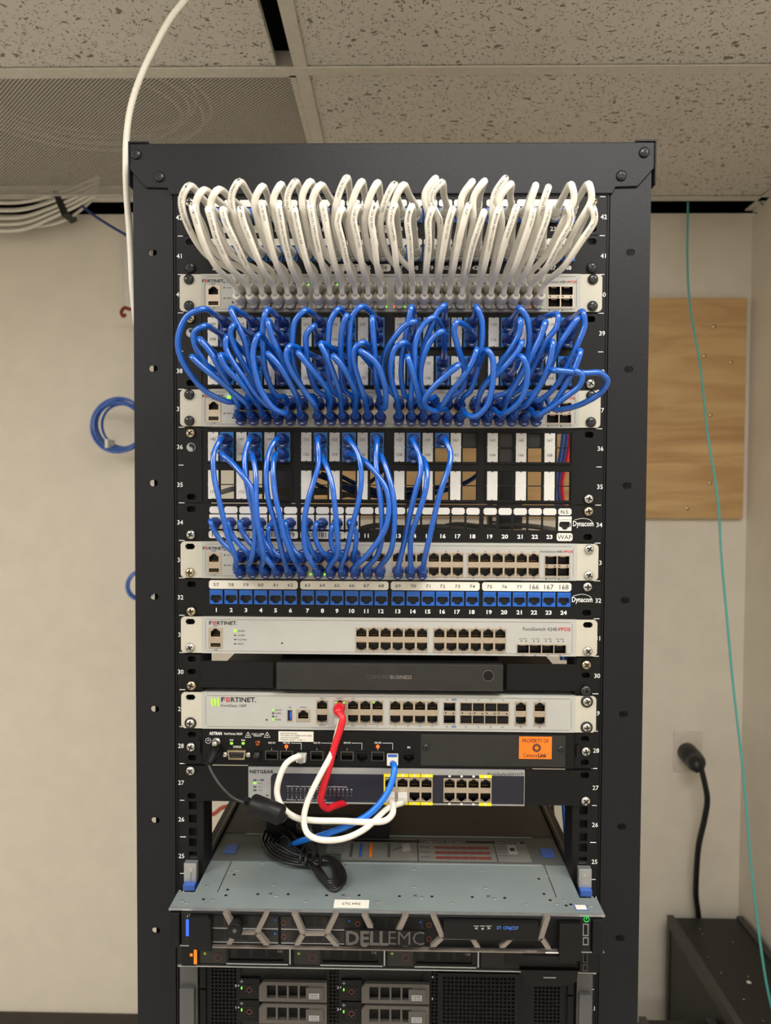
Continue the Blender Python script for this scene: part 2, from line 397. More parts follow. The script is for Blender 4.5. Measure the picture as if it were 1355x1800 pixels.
b.box(XR - .022, XR, YB, YW, CEIL - .003, CEIL, 'tee')
struct('trim_2', b)
b = MB(); b.add([(-1.39, .541, CEIL + .003), (-.187, .541, CEIL + .003), (-.187, 1.125, CEIL + .003), (-1.39, 1.125, CEIL + .003)], [(3, 2, 1, 0)], 'perf')
gr = b.build('return_air_grille'); tag(gr, 'perforated pale metal return panel set in the ceiling grid above the left wall', 'air grille')
b = MB()
for x0, x1, y0, y1 in ((-1.39, -.187, .541, .553), (-1.39, -.187, 1.113, 1.125), (-.199, -.187, .541, 1.125)): b.box(x0, x1, y0, y1, CEIL + .001, CEIL + .0028, 'tee')
b.build('grille_frame', gr)
# lamps: recessed troffers with their own area light
for k, (lx, ly, sx, sy, wt) in enumerate(LIGHTS):
    t = thing('ceiling_light', ('recessed ceiling panel light nearest the rack', 'recessed ceiling panel light to the left of the rack', 'recessed ceiling panel light at the far end of the room')[k], 'ceiling light', (lx, ly, CEIL))
    b = MB(); b.box(lx - sx / 2 - .03, lx + sx / 2 + .03, ly - sy / 2 - .03, ly + sy / 2 + .03, CEIL + .03, CEIL + .035, 'tee'); b.build('housing', t)
    la = bpy.data.lights.new('lamp', 'AREA'); la.shape = 'RECTANGLE'; la.size = sx; la.size_y = sy; la.energy = wt; la.color = (1.0, .975, .94)
    lo = bpy.data.objects.new('lamp', la); COL.objects.link(lo); lo.location = (0, 0, -.004); lo.parent = t

# plywood board
b = MB(); b.box(-.253, .966, YW - .0205, YW - .0015, 1.5, 2.108, 'ply')
ply = b.build('plywood_board', None, .0015); tag(ply, 'tan plywood board screwed to the back wall behind the rack', 'board')
for px, py in ((1255, 574), (1249, 730), (1248, 849), (1208, 894), (1285, 637), (1238, 626)):
    p = at(px, py, YW - .02); b = MB(); b.lathe((p.x, YW - .0203, p.z), (0, -1, 0), [(0, .006), (.0012, .005), (.002, .003)], 'scry', 12); b.build('screw', ply)

# wall outlet, plug and cord
p = at(1208, 1320, YW)
t = thing('wall_outlet', 'pale wall outlet plate on the back wall right of the rack', 'outlet', (p.x, YW, p.z))
b = MB(); b.box(p.x - .04, p.x + .04, YW - .006, YW, p.z - .0575, p.z + .0575, 'outlet'); b.build('cover_plate', t, .002)
b = MB(); b.lathe((p.x, YW - .006, p.z + .022), (0, -1, 0), [(0, .003), (.001, .002)], 'gcab', 10); b.build('screw', t)
q = at(1213, 1330, YW - .03)
t = thing('power_cable', 'thick black power cord plugged into the wall outlet beside the rack', 'power cord', (q.x, YW, q.z))
b = MB(); e = at(1232, 1354, YW - .09)
b.tube(spline([(q.x, YW - .0065, q.z + .005), (q.x, YW - .03, q.z + .003), (q.x + .004, YW - .055, q.z - .004), (e.x - .01, YW - .08, e.z + .012), (e.x, YW - .088, e.z)]), .027, 'kcab', 16)
for f in b.v: pass
n_ = len(b.v) // 16
for i in range(n_):
    sc = 1 if i < n_ * .55 else 1 - .5 * (i / n_ - .55) / .45
    c = sum((Vector(v) for v in b.v[i * 16:i * 16 + 16]), Vector()) / 16
    for j in range(16): b.v[i * 16 + j] = tuple(c + (Vector(b.v[i * 16 + j]) - c) * sc)
b.build('plug', t)
b = MB(); pts = [at(1232, 1350, YW - .085), at(1238, 1375, YW - .085), at(1243, 1405, YW - .08), at(1238, 1440, YW - .07), at(1228, 1485, YW - .06), at(1224, 1530, YW - .05), at(1223, 1575, YW - .04), at(1227, 1606, YW - .03), at(1229, 1640, YW - .025), Vector((.85, YW - .03, .12))]
b.tube(spline(pts), .0078, 'kcab', 12); b.build('cord', t)

# black cabinets at lower right
def low_cabinet(x0, x1, y0, y1, zt_, label):
    t = thing('equipment_cabinet', label, 'cabinet', ((x0 + x1) / 2, (y0 + y1) / 2, FLOOR))
    b = MB(); b.box(x0 + .004, x1 - .004, y0 + .004, y1 - .004, FLOOR + .02, zt_ - .006, 'cab'); b.build('body', t)
    b = MB(); e = .018
    b.plate(0, 1, 0, 1, 0, 1, [], 'cab') if 0 else None
    for a in ((x0, x0 + e, y0, y1), (x1 - e, x1, y0, y1), (x0 + e, x1 - e, y0, y0 + e)): b.box(a[0], a[1], a[2], a[3], zt_ - .03, zt_, 'cabe')
    for x in (x0, x1 - e):
        for y in (y0, y1 - e): b.box(x, x + e, y, y + e, FLOOR, zt_ - .03, 'cabe')
    b.build('frame', t, .001)
    b = MB(); rr = random.Random(3)
    for k in range(16):
        x = rr.uniform(x0 + .04, x1 - .04); y = rr.uniform(y0 + .3, y1 - .05); r = rr.uniform(.0008, .0022)
        b.lathe((x, y, zt_ - .006), (0, 0, 1), [(0, r), (r * .3, r * .6)], 'white_lab', 7)
    x, y = x0 + .1, y1 - .27; b.lathe((x, y, zt_ - .006), (0, 0, 1), [(0, .006), (.0008, .004)], 'lab2', 9)
    b.build('paint_specks', t)
p = at(1172, 1608, 1.17); zc1 = p.z
low_cabinet(p.x, XR - .01, .05, 1.17, zc1, 'tall dusty black cabinet against the right wall under the outlet')
p = at(1122, 1786, .86); low_cabinet(p.x, .765, -.1, .86, p.z, 'lower black cabinet top just right of the rack at floor level')

# aqua fibre cable hanging on the right
b = MB(); P = [(1209, 355, 1.19), (1209, 371, 1.19), (1208, 457, 1.15), (1212.5, 536, 1.1), (1230, 640, 1.05), (1243, 757, 1.0), (1262, 884, .95), (1268, 980, .92), (1277, 1080, .9), (1288, 1200, .88), (1307, 1367, .85), (1323, 1550, .82), (1355, 1767, .8), (1385, 1850, .8)]
b.tube(spline([at(*q) for q in P], 9), .0029, 'aqua', 8); tag(b.build('fibre_cable'), 'thin aqua cable dangling from the ceiling gap in front of the plywood', 'cable')
# grey wire at the corner
b = MB(); b.tube(spline([at(1275, 342, 1.13), at(1310, 344, 1.14), at(1332, 352, 1.15), at(1342, 366, 1.17), at(1334, 375, 1.19), at(1322, 372, 1.2)]), .0016, 'gcab', 6)
tag(b.build('loose_wire'), 'thin grey wire curled in the ceiling corner at right', 'wire')
# dark blue cable from ceiling to rack, left
b = MB(); b.tube(spline([at(120, 345, 1.17), at(133, 353, 1.15), at(160, 375, 1.1), at(192, 396, 1.05), at(225, 415, 1.0), at(262, 435, .95)]), .0035, 'bboot', 8)
tag(b.build('ceiling_data_cable'), 'dark blue cable running down from the ceiling behind the rack top', 'cable')
# white cable bundle by the ceiling
t = thing('cable_bundle', 'bundle of cream cables strapped below the ceiling at upper left', 'cable bundle', at(90, 385, 1.16))
for k in range(20):
    o_ = (k % 5) * 11.5 + random.uniform(-2, 2); d_ = (k // 5) * .012
    b = MB(); b.tube(spline([at(-60, 352 + o_, 1.17 - d_), at(0, 358 + o_ * 1.05, 1.165 - d_), at(45, 356 + o_ * 1.02, 1.16 - d_), at(90, 345 + o_ * .85, 1.16 - d_), at(135, 328 + o_ * .75, 1.16 - d_), at(175, 312 + o_ * .6, 1.16 - d_)]), .0042, 'wcab', 8)
    b.build('cable', t)
b = MB(); b.tube(spline([at(60, 398, 1.15), at(90, 395, 1.15), at(120, 384, 1.15), at(150, 362, 1.15), at(165, 348, 1.15)]), .0042, 'wcab', 8); b.build('cable', t)
b = MB(); P0, P1 = at(96, 335, 1.12), at(113, 378, 1.12)
b.prism([(P0.x - .007, P0.z), (P0.x + .008, P0.z), (P1.x + .012, P1.z + .004), (P1.x - .006, P1.z - .004)], 1.118, 1.176, 'kcab'); b.build('strap', t, .001)
# coil of cable above the return panel
t = thing('ceiling_cable_coil', 'pale coil of cable lying above the perforated ceiling panel', 'cable coil', (-.72, .86, CEIL + .10))
for k in range(5):
    r = .17 + .013 * k; b = MB()
    b.tube([(-.72 + r * 1.3 * math.cos(a), .86 + r * math.sin(a), CEIL + .10 + .02 * (k % 3)) for a in [2 * PI * i / 48 for i in range(48)]], .005, 'gcab', 8, True); b.build('cable', t)
# blue coils on the wall
def coil(px, py, rad, n, Y, label, tie=None):
    c = at(px, py, Y); t = thing('cable_coil', label, 'cable coil', c)
    for k in range(n):
        r = rad * (1 - .05 * k + .02 * math.sin(k * 2)); ph = k * .9; b = MB()
        b.tube([(c.x + .004 * math.sin(k * 1.7) + r * math.cos(a), c.y + .008 * k - .016 + .01 * math.sin(a + ph), c.z + r * math.sin(a) * (1 + .02 * math.cos(ph))) for a in [2 * PI * i / 40 for i in range(40)]], .0036, 'bcab', 8, True)
        b.build('cable', t)
    b = MB(); b.tube(spline([Vector((c.x + rad * .5, c.y, c.z + rad * .82)), at(286, py - rad * 420, Y), at(291, (py + 340) / 2, Y + .01), at(291, 380, Y + .03), Vector((at(291, 380, Y + .03).x, 1.165, 2.5))], 9), .0036, 'bcab', 8); b.build('cable', t)
    if tie:
        p = at(tie[0], tie[1], Y - .02); b = MB(); b.box(p.x - .004, p.x + .004, Y - .025, Y + .025, p.z - .012, p.z + .012, 'wboot'); b.build('tie', t)
coil(211, 748, .072, 5, 1.12, 'coil of blue cable tied up and hanging left of the rack', (188, 780))
coil(250, 1027, .037, 2, 1.12, 'small blue cable coil peeking out behind the left rack post, lower')
# red twine behind left post
b = MB(); b.tube(spline([at(291, 551, 1.125), at(252, 547, 1.11), at(238, 545, 1.1), at(226, 543, 1.1), at(219, 541, 1.1), at(213, 549, 1.1), at(217, 556, 1.1), at(221, 552, 1.1)]), .0045, mat('red_twine', (130, 44, 34), .8), 8)
tag(b.build('twine'), 'short piece of dark red twine poking out behind the left post', 'twine')
b = MB(); rt_ = mat('red_strap', (170, 70, 50), .7); b.tube(spline([at(480, 1396, .915), at(440, 1404, .95), at(400, 1417, 1.0), at(388, 1421, 1.0), at(380, 1428, 1.0), at(373, 1432, 1.0)]), .005, rt_, 8)
tag(b.build('red_strap'), 'red strap end hanging behind the rack above the steel server', 'strap')
b = MB(); p = at(226, 455, 1.19); b.box(p.x - .012, p.x + .06, 1.19, 1.215, at(226, 540, 1.19).z, 2.34, 'jackw')
tag(b.build('conduit', None, .002), 'pale vertical conduit on the wall behind the left post', 'conduit')
# white cable dropping from the ceiling beside the left post
b = MB(); P = [(365, -55, .1), (325, 0, .09), (300, 32, .08), (272, 82, .07), (246, 138, .06), (229, 192, .05), (222, 245, .045), (221, 300, .045), (223, 350, .045), (227, 400, .045), (230, 450, .045), (233, 510, .045), (240, 570, .055), (254, 640, .085), (272, 710, .10), (287, 800, .11), (290, 1000, .11), (290, 1400, .11), (290, 1760, .11)]
b.tube(spline([at(*q) for q in P], 9), .0040, 'wcab', 10); tag(b.build('feed_cable'), 'single white cable dropping from the ceiling along the left rack post', 'cable')

# ------------------------------------------------------------------ rack frame
NUMX = .2462
rack = thing('equipment_rack', 'tall black open-frame equipment rack with numbered rails', 'rack', (0, .45, FLOOR))
for sx in (-1, 1):
    x0, x1 = sorted((sx * .3, sx * .2535))
    hs = []
    ys = [444, 650, 852, 1052, 1250, 1446, 1641] if sx < 0 else [444, 651, 856, 1057, 1258, 1457, 1653]
    zs_ = [at(700, 444, 0).z - .1345 * k for k in range(14)]
    for z in zs_:
        if z > FLOOR + .05: hs += slot(sx * .2775, z, .0102, .0072)
    b = MB(); b.plate(x0, x1, FLOOR, 1.976, -.0002, .0022, hs, 'rack')
    xo = sx * .3; xi = sx * .2535
    b.box(min(xo, xo - sx * .002), max(xo, xo - sx * .002), .0022, .018, FLOOR, 1.976, 'rack')
    b.box(min(xi, xi + sx * .002), max(xi, xi + sx * .002), .0022, .012, FLOOR, 1.976, 'rack')
    xb = sorted((sx * .2815, sx * .2525)) if sx < 0 else sorted((.268, .2525))
    b.box(xb[0], xb[1], .013, .075, FLOOR, 1.95, 'rail'); xh = sorted((sx * .2525, sx * .2225)); b.box(xh[0], xh[1], .014, .03, FLOOR, 1.92, 'dblack')
    if sx > 0: b.box(.268, .2995, .05, .075, FLOOR, 1.95, 'rail')
    b.build('front_post', rack, .0008)
    x0, x1 = sorted((sx * .3, sx * .25)); b = MB(); b.box(x0, x1, .86, .92, FLOOR, 1.95, 'rack'); b.build('rear_post', rack, .001)
    b = MB(); b.box(x0, x1, .08, .86, 1.9, 1.95, 'rack'); b.box(x0, x1, .08, .86, FLOOR + .02, FLOOR + .08, 'rack'); b.build('side_beam', rack)
    # rail with square holes, ticks and unit numbers
    for nm, yy in (('front_rail', .0), ('rear_rail', .84)):
        a0, a1 = sorted((sx * .2525, sx * .2195)); hs = []
        for n in range(14 if yy == 0 else 28, 43):
            for dz in (.00635, .02222, .0381):
                z = zt(n) - U + dz; hs.append((sx * .2325 - .0047, sx * .2325 + .0047, z - .0047, z + .0047))
        b = MB(); b.plate(a0, a1, FLOOR + .08, 1.925, yy, yy + .002, hs, 'rail')
        b.box(min(sx * .2195, sx * .2215), max(sx * .2195, sx * .2215), yy + .002, yy + .04, FLOOR + .08, 1.925, 'rail')
        b.box(min(sx * .2525, sx * .2505), max(sx * .2525, sx * .2505), yy + .002, yy + .012, FLOOR + .08, 1.925, 'rail')
        if yy == 0:
            b.box(min(sx * .2512, sx * .2504), max(sx * .2512, sx * .2504), -.0012, 0, FLOOR + .08, 1.925, 'rail')
            for n in range(19, 44):
                z = zt(n) - U; b.box(min(sx * .2407, sx * .2478), max(sx * .2407, sx * .2478), -.0004, 0, z - .0004, z + .0004, 'txtw')
                if n < 43: b.text(str(n), sx * NUMX, zc(n) - .0008, .0052, -.0004, 'txtw', -1.0, bold=.01)
        b.build(nm, rack)
# top beam with corner gussets
b = MB(); zb = 1.9195
b.prism([(-.3025, 1.978), (-.3025, 1.9485), (-.284, 1.9275), (-.2585, 1.9268), (-.2555, zb), (.2555, zb), (.2585, 1.9268), (.284, 1.9275), (.3025, 1.9485), (.3025, 1.978)], -.003, -.0006, 'rack')
b.box(-.2525, .2525, -.001, .05, zb - .002, 1.975, 'rack')
b.build('top_beam', rack, .0015)
b = MB()
for sx in (-1, 1):
    x = sorted((sx * .3045, sx * .281)); b.box(x[0], x[1], -.0035, .05, 1.9783, 1.9805, 'rack')
    x = sorted((sx * .3045, sx * .3028)); b.box(x[0], x[1], -.0035, .05, 1.93, 1.9795, 'rack')
b.build('corner_cap', rack, .0006)
b = MB(); b.box(-.25, .25, .86, .92, 1.9, 1.95, 'rack'); b.box(-.25, .25, .86, .92, FLOOR + .02, FLOOR + .08, 'rack'); b.build('rear_beam', rack)

def screw_mesh(m, r=.0056, name='screw_head', washer=None):
    b = MB()
    if washer: b.lathe((0, 0, 0), (0, -1, 0), [(0, r * 1.35), (.0008, r * 1.35), (.0012, r * 1.2)], washer, 20)
    b.lathe((0, -.0005, 0), (0, -1, 0), [(0, r), (.001, r), (.0022, r * .82), (.003, r * .5), (.0032, r * .2)], m, 20)
    for a in (.3, .3 + PI / 2):
        c, s_ = math.cos(a), math.sin(a); L, h = r * .62, r * .15
        q = [(c * x - s_ * z, s_ * x + c * z) for x, z in ((-L, -h), (L, -h), (L, h), (-L, h))]
        b.prism(q, -.0040, -.0028, 'dblack')
    return mesh_of(b, name)
SM = {'k': screw_mesh('scrk', .006), 's': screw_mesh('scr', .0055), 'y': screw_mesh('scry', .0055), 'w': screw_mesh('scr', .0052, washer='kcab'), 'f': screw_mesh('scrk', .0062, washer=None)}
def screw(parent, kind, x, z, y=-.003): return inst(SM[kind], 'screw', parent, (x, y, z), (0, random.uniform(0, 1.5), 0))
for px, py in ((239, 271), (280, 311), (1132, 268), (1092, 309)):
    p = at(px, py, -.003); screw(rack, 'k', p.x, p.z, -.003)

# ------------------------------------------------------------------ shared small meshes
def port_mesh(up_, pins=True, mat_='portd', w=.0134, h=.0122, d=.010):
    b = MB(); x0, x1, z0, z1 = -w / 2, w / 2, -h / 2, h / 2
    v = [(x0, 0, z0), (x1, 0, z0), (x1, 0, z1), (x0, 0, z1), (x0, d, z0), (x1, d, z0), (x1, d, z1), (x0, d, z1)]
    b.add(v, [(4, 5, 6, 7), (0, 1, 5, 4), (2, 3, 7, 6), (1, 2, 6, 5), (3, 0, 4, 7)], mat_)
    if pins:
        s_ = -1 if up_ else 1
        for k in range(8): b.box(-.0038 + k * .00105, -.0034 + k * .00105, .003, .0085, s_ * .0033 - .0002, s_ * .0033 + .0002, 'gold')
    return mesh_of(b, 'port_lining')
PU, PD = port_mesh(True), port_mesh(False)
def sfp_mesh(cap=False):
    b = MB(); w, h, d = .0138, .0098, .012; x0, x1, z0, z1 = -w / 2, w / 2, -h / 2, h / 2
    v = [(x0, 0, z0), (x1, 0, z0), (x1, 0, z1), (x0, 0, z1), (x0, d, z0), (x1, d, z0), (x1, d, z1), (x0, d, z1)]
    b.add(v, [(4, 5, 6, 7), (0, 1, 5, 4), (2, 3, 7, 6), (1, 2, 6, 5), (3, 0, 4, 7)], 'portd')
    if cap:
        b.box(x0 + .0008, x1 - .0008, -.0006, .004, z0 + .0008, z1 - .0006, 'black'); b.box(x0 + .003, x1 - .003, -.0022, -.0006, -.001, .0022, 'black')
    else: b.box(-.003, .003, .001, .0025, z1 - .0012, z1 - .0004, 'port')
    return mesh_of(b, 'sfp_cage')
SFP, SFPC = sfp_mesh(), sfp_mesh(True)
def plug_mesh(kind):
    """boot and plug body, opening at the origin, sticking out along -Y, latch side down"""
    b = MB()
    cap, boot = {'b': ('bboot', 'bboot'), 'w': ('wcap', 'wboot')}[kind]
    def ring(y, w, h, zo=0, k=.35):
        c = k * min(w, h); a = [(-w / 2 + c, -h / 2), (w / 2 - c, -h / 2), (w / 2, -h / 2 + c), (w / 2, h / 2 - c), (w / 2 - c, h / 2), (-w / 2 + c, h / 2), (-w / 2, h / 2 - c), (-w / 2, -h / 2 + c)]
        return [(x, y, z + zo) for x, z in a]
    R = [ring(.004, .0112, .0075, 0, .1), ring(-.003, .0115, .0080, 0, .1), ring(-.0032, .0134, .0118), ring(-.011, .0134, .0118), ring(-.014, .0120, .0105), ring(-.020, .0100, .0095), ring(-.027, .0088, .0086), ring(-.0275, .0070, .0070)]
    v = [p for r in R for p in r]; n = 8
    fs = [(k * n + i, (k + 1) * n + i, (k + 1) * n + (i + 1) % n, k * n + (i + 1) % n) for k in range(len(R) - 1) for i in range(n)]
    fs += [tuple(range(n)), tuple(range(len(R) * n - 1, (len(R) - 1) * n - 1, -1))]
    b.add(v, fs[:16], 'clear' if kind == 'w' else 'bboot', False); b.add(v, fs[16:], boot, True)
    # latch hood below: half round
    hood = [(-.0056, -.0052)] + [(-.0056 + .0056 * (1 - math.cos(PI * i / 8)), -.0052 - .0052 * math.sin(PI * i / 8)) for i in range(1, 8)] + [(.0056, -.0052)]
    b.prism(hood, -.0105, -.0035, cap)
    b.box(-.0018, .0018, -.0110, -.0104, -.0084, -.0074, 'clear')
    return mesh_of(b, 'plug_boot')
PLG = {'b': plug_mesh('b'), 'w': plug_mesh('w')}
def jack_mesh(m, w=.0152, h=.0168, deco=True):
    b = MB(); hs = rj(0, -.001, False, .0112, .0066) + [(-.0026, .0026, -.0066, -.004)]
    b.plate(-w / 2, w / 2, -h / 2, h / 2, -.0012, .002, hs, m)
    b.box(-.0072, .0072, .0025, .014, -.008, .008, 'dblack')
    if deco:
        b.box(-w / 2, w / 2, -.0018, -.0012, h / 2 - .0035, h / 2 - .0002, m)
        b.box(-.0067, -.0056, -.0014, -.0011, -.0035, .001, 'dblack'); b.box(.0056, .0067, -.0014, -.0011, -.0035, .001, 'dblack')
    return mesh_of(b, 'keystone_jack')
JK = {'n': jack_mesh('jackn'), 'b': jack_mesh('jack', .0160, .0166), 'w': jack_mesh('jackw')}

# columns
JX = [at(px, 1054, 0).x for px in (381, 407, 433, 459, 485, 511, 541, 567, 592.5, 618.6, 644, 670, 699.5, 726, 752, 777.5, 803.5, 829.5, 859.5, 885.6, 912, 938, 963.5, 990)]
SXP = [at(px, 987, 0).x for px in (427, 448.5, 470.5, 491, 512.5, 533.5, 561.5, 583, 604, 625.5, 647, 668, 699.5, 721, 741.6, 762, 783, 804, 831, 852, 873.5, 894.5, 915.6, 936.5)]
MXL = [at(px, 790, 0).x for px in (376, 425.5, 474.7, 539, 588.5, 637.5, 702, 751.5, 800.5, 865, 915, 965)]   # label columns
MXJ = [at(px, 790, 0).x for px in (400, 449.5, 499, 564, 613.5, 662.8, 726.5, 776.5, 825, 889.5, 939.5, 990)]   # jack columns

# ------------------------------------------------------------------ patch panels
def rack_panel_holes(n0, n1, sl=True):
    hs = []
    for sx in (-1, 1):
        for z in (zt(n1) - .0072, zt(n0) - U + .0072): hs += slot(sx * .2325, z, .0105, .0068)
    return hs
def num_panel(n, tops, bottoms, label, jacks, jk='n', boxes=None, brand=False, screws=(), labs=(), rowlabel=True):
    z0 = zt(n) - U + .0004; z1 = zt(n) - .0004
    t = thing('patch_bay', label, 'patch panel', (0, 0, zt(n) - U))
    hs = rack_panel_holes(n, n)
    zj = zt(n) - .0218
    for i, x in enumerate(JX): hs.append((x - .0074, x + .0074, zj - .008, zj + .008))
    b = MB(); b.plate(-.2413, .2413, z0, z1, -.0022, 0, hs, 'panel')
    for i, x in enumerate(JX):
        if bottoms and bottoms[i]: b.text(bottoms[i], x, zt(n) - .0373, .0046, -.0024, 'txtw', -1.15, bold=.03)
    if brand:
        b.text('Dynacom', .2270, zt(n) - .0215, .0062, -.0024, 'txtw', .024, bold=.015)
        b.tube(spline([(.2165, -.0024, zt(n) - .0175), (.2275, -.0024, zt(n) - .0155), (.2365, -.0024, zt(n) - .0185), (.2385, -.0024, zt(n) - .0235)]), .0003, 'txtw', 4)
    b.build('panel_plate', t)
    return t, zj
def wlabel(t, x0, x1, z, h, texts=(), m='white_lab', tm='txtd', th=.0042, y=-.0022):
    b = MB(); c = .0018
    P = [(x0 + c, z - h / 2), (x1 - c, z - h / 2), (x1, z - h / 2 + c), (x1, z + h / 2 - c), (x1 - c, z + h / 2), (x0 + c, z + h / 2), (x0, z + h / 2 - c), (x0, z - h / 2 + c)]
    b.prism(P, y - .0005, y, m)
    for tx, s_ in texts: b.text(s_, tx, z, th, y - .0007, tm, -1.0)
    b.build('port_label', t)
# top double panel (rows 1-24, 25-48), white cables
t42, zj42 = num_panel(42, None, [str(i + 1) for i in range(24)], 'black numbered patch panel at the very top of the rack, upper row', None)
for i, x in enumerate(JX):
    wlabel(t42, x - .0077, x + .0077, zt(42) - .0078, .0078)
    inst(JK['n'], 'jack', t42, (x, -.0022, zj42))
for i in (1, 3, 6, 9, 11): wlabel(t42, JX[i] - .009, JX[i] + .009, zt(42) - .0373, .0085, [(JX[i], {1: '53', 3: '54', 6: '60', 9: '61', 11: '62'}[i])], 'lab2', th=.005)
screw(t42, 's', -.2325, zt(42) - .0072); screw(t42, 'y', .2325, zt(42) - .0072)
t41, zj41 = num_panel(41, None, [str(i + 25) for i in range(24)], 'black numbered patch panel second from the rack top, behind white cables', None)
for i, x in enumerate(JX):
    wlabel(t41, x - .0077, x + .0077, zt(41) - .0078, .0078)
    inst(JK['n'], 'jack', t41, (x, -.0022, zj41))
for i, s_ in ((8, '161'), (9, '162'), (11, '164')): wlabel(t41, JX[i] - .009, JX[i] + .009, zt(41) - .0373, .0085, [(JX[i], s_)], 'lab2', th=.005)
screw(t41, 'k', -.2325, zt(41) - U + .0072); screw(t41, 'k', .2325, zt(41) - U + .0072)

# 2U panels with vertical label strips
def duo_panel(n, label, fill, nums, screws, gears=False):
    z1 = zt(n) - .0005; z0 = zt(n - 1) - U + .0005
    t = thing('patch_bay', label, 'patch panel', (0, 0, z0))
    hs = rack_panel_holes(n - 1, n); rows = []
    for r in range(4):
        base = zt(n) if r < 2 else zt(n - 1)
        rows.append(base - .0140 - .0172 * (r % 2))
    for ci, x in enumerate(MXJ):
        for r in range(4): hs.append((x - .0079, x + .0079, rows[r] - .0080, rows[r] + .0080))
    b = MB(); b.plate(-.2413, .2413, z0, z1, -.0022, 0, hs, 'panel')
    # raised module frames
    for k in range(4):
        for rr in (0, 2):
            xa = MXL[3 * k] - .0075; xb = MXJ[3 * k + 2] + .0095; zm = (rows[rr] + rows[rr + 1]) / 2
            for zz in (zm + .0182, zm - .0182): b.box(xa, xb, -.0042, -.0022, zz - .0009, zz + .0009, 'panel')
            for xx in (xa, xb): b.box(xx - .0008, xx + .0008, -.0042, -.0022, zm - .0182, zm + .0182, 'panel')
    b.box(-.2206, -.2196, -.0035, -.0022, z0 + .001, z1 - .001, 'black')
    # round two-tone emblem on the left
    xe, ze = -.2325, zt(n) - .0235
    b.prism([(xe + .0052 * math.cos(a), ze + .0052 * math.sin(a)) for a in [2 * PI * i / 24 for i in range(24)]], -.0026, -.0022, 'shield')
    b.prism([(xe + .0002 + .0044 * math.cos(a), ze + .0044 * math.sin(a)) for a in [-PI / 2 + PI * i / 12 for i in range(13)]] + [(xe + .0022 * math.cos(a), ze + .0022 + .0022 * math.sin(a)) for a in [PI / 2 + PI * i / 8 for i in range(1, 8)]] + [(xe + .0022 * math.cos(a), ze - .0022 + .0022 * math.sin(a)) for a in [PI / 2 - PI * i / 8 for i in range(1, 8)]], -.0029, -.0026, 'dblack')
    b.build('panel_plate', t)
    for ci, x in enumerate(MXL):
        for rr in (0, 2):
            zm = (rows[rr] + rows[rr + 1]) / 2; b = MB(); w = .0060
            P = [(x - w, zm - .0168), (x + w, zm - .0168), (x + w, zm - .001), (x + w + .0006, zm), (x + w, zm + .001), (x + w, zm + .0168), (x - w, zm + .0168), (x - w, zm + .001), (x - w - .0006, zm), (x - w, zm - .001)]
            b.prism(P, -.0040, -.0022, 'white_lab')
            for q, dz in ((0, .0086), (1, -.0086)):
                s_ = nums(ci, rr + q)
                if s_: b.text(s_, x, zm + dz, .0034, -.0041, 'txtd', -1.0)
            for zz in (zm - .0165, zm + .0165): b.box(x - .0007, x + .0007, -.0043, -.0039, zz - .0007, zz + .0005, 'dblack')
            b.build('port_label', t)
        for r in range(4):
            if fill(ci, r): inst(JK['b'], 'jack', t, (MXJ[ci], -.0026, rows[r]))
    for kd, sx, z in screws: screw(t, kd, sx * .2325, z)
    return t, rows
def nums39(c, r):
    return '%03d' % (97 + 2 * c + r) if r < 2 else '%03d' % (121 + 2 * c + (r - 2))
t39, rows39 = duo_panel(39, 'black patch panel with white label strips hidden behind dense blue cables', lambda c, r: True, nums39,
    [('y', -1, zt(39) - .0072), ('s', 1, zt(38) - U + .0072)])
def nums36(c, r):
    if r < 2: return str(145 + 2 * c + r)
    return {(1, 3): '172', (0, 3): '170'}.get((c, r), '')
def fill36(c, r): return r < 2 and (c < 6 or c == 6 or (c == 7 and r == 0))
t36, rows36 = duo_panel(36, 'black patch panel with white label strips, its lower half open', fill36, nums36,
    [('y', -1, zt(36) - .0072), ('s', 1, zt(35) - U + .0072)])
# dark blanks in the upper right openings
for c in (8, 9, 10):
    b = MB(); b.box(MXJ[c] - .0081, MXJ[c] + .0081, .001, .003, rows36[0] - .0085, rows36[0] + .0082, 'cab'); b.build('blank_insert', t36)
b = MB(); b.box(MXJ[9] - .0081, MXJ[9] + .0081, .001, .003, rows36[1] - .0085, rows36[1] + .0082, 'cab'); b.build('blank_insert', t36)

# U34
t34, zj34 = num_panel(34, None, ['' if i < 10 or i == 23 else str(i + 1) for i in range(24)], 'black numbered patch panel with open empty ports, above the half-filled switch', None, brand=True)
for i, x in enumerate(JX):
    wlabel(t34, x - .0077, x + .0077, zt(34) - .0080, .0080, [(x, 'N.S.')] if i == 23 else ())
    if i < 10 or i == 23: inst(JK['w'], 'jack', t34, (x, -.0022, zj34))
for i in range(10): wlabel(t34, JX[i] - .0088, JX[i] + .0088, zt(34) - .0370, .0088, [(JX[i], str(175 + i if i < 2 else 174 + i))], 'lab2', th=.0055)
wlabel(t34, JX[23] - .0092, JX[23] + .0092, zt(34) - .0375, .0092, [(JX[23], 'WAP')], 'lab2', th=.0052)
screw(t34, 's', -.2325, zt(34) - U + .0072); screw(t34, 'y', .2325, zt(34) - .0072)
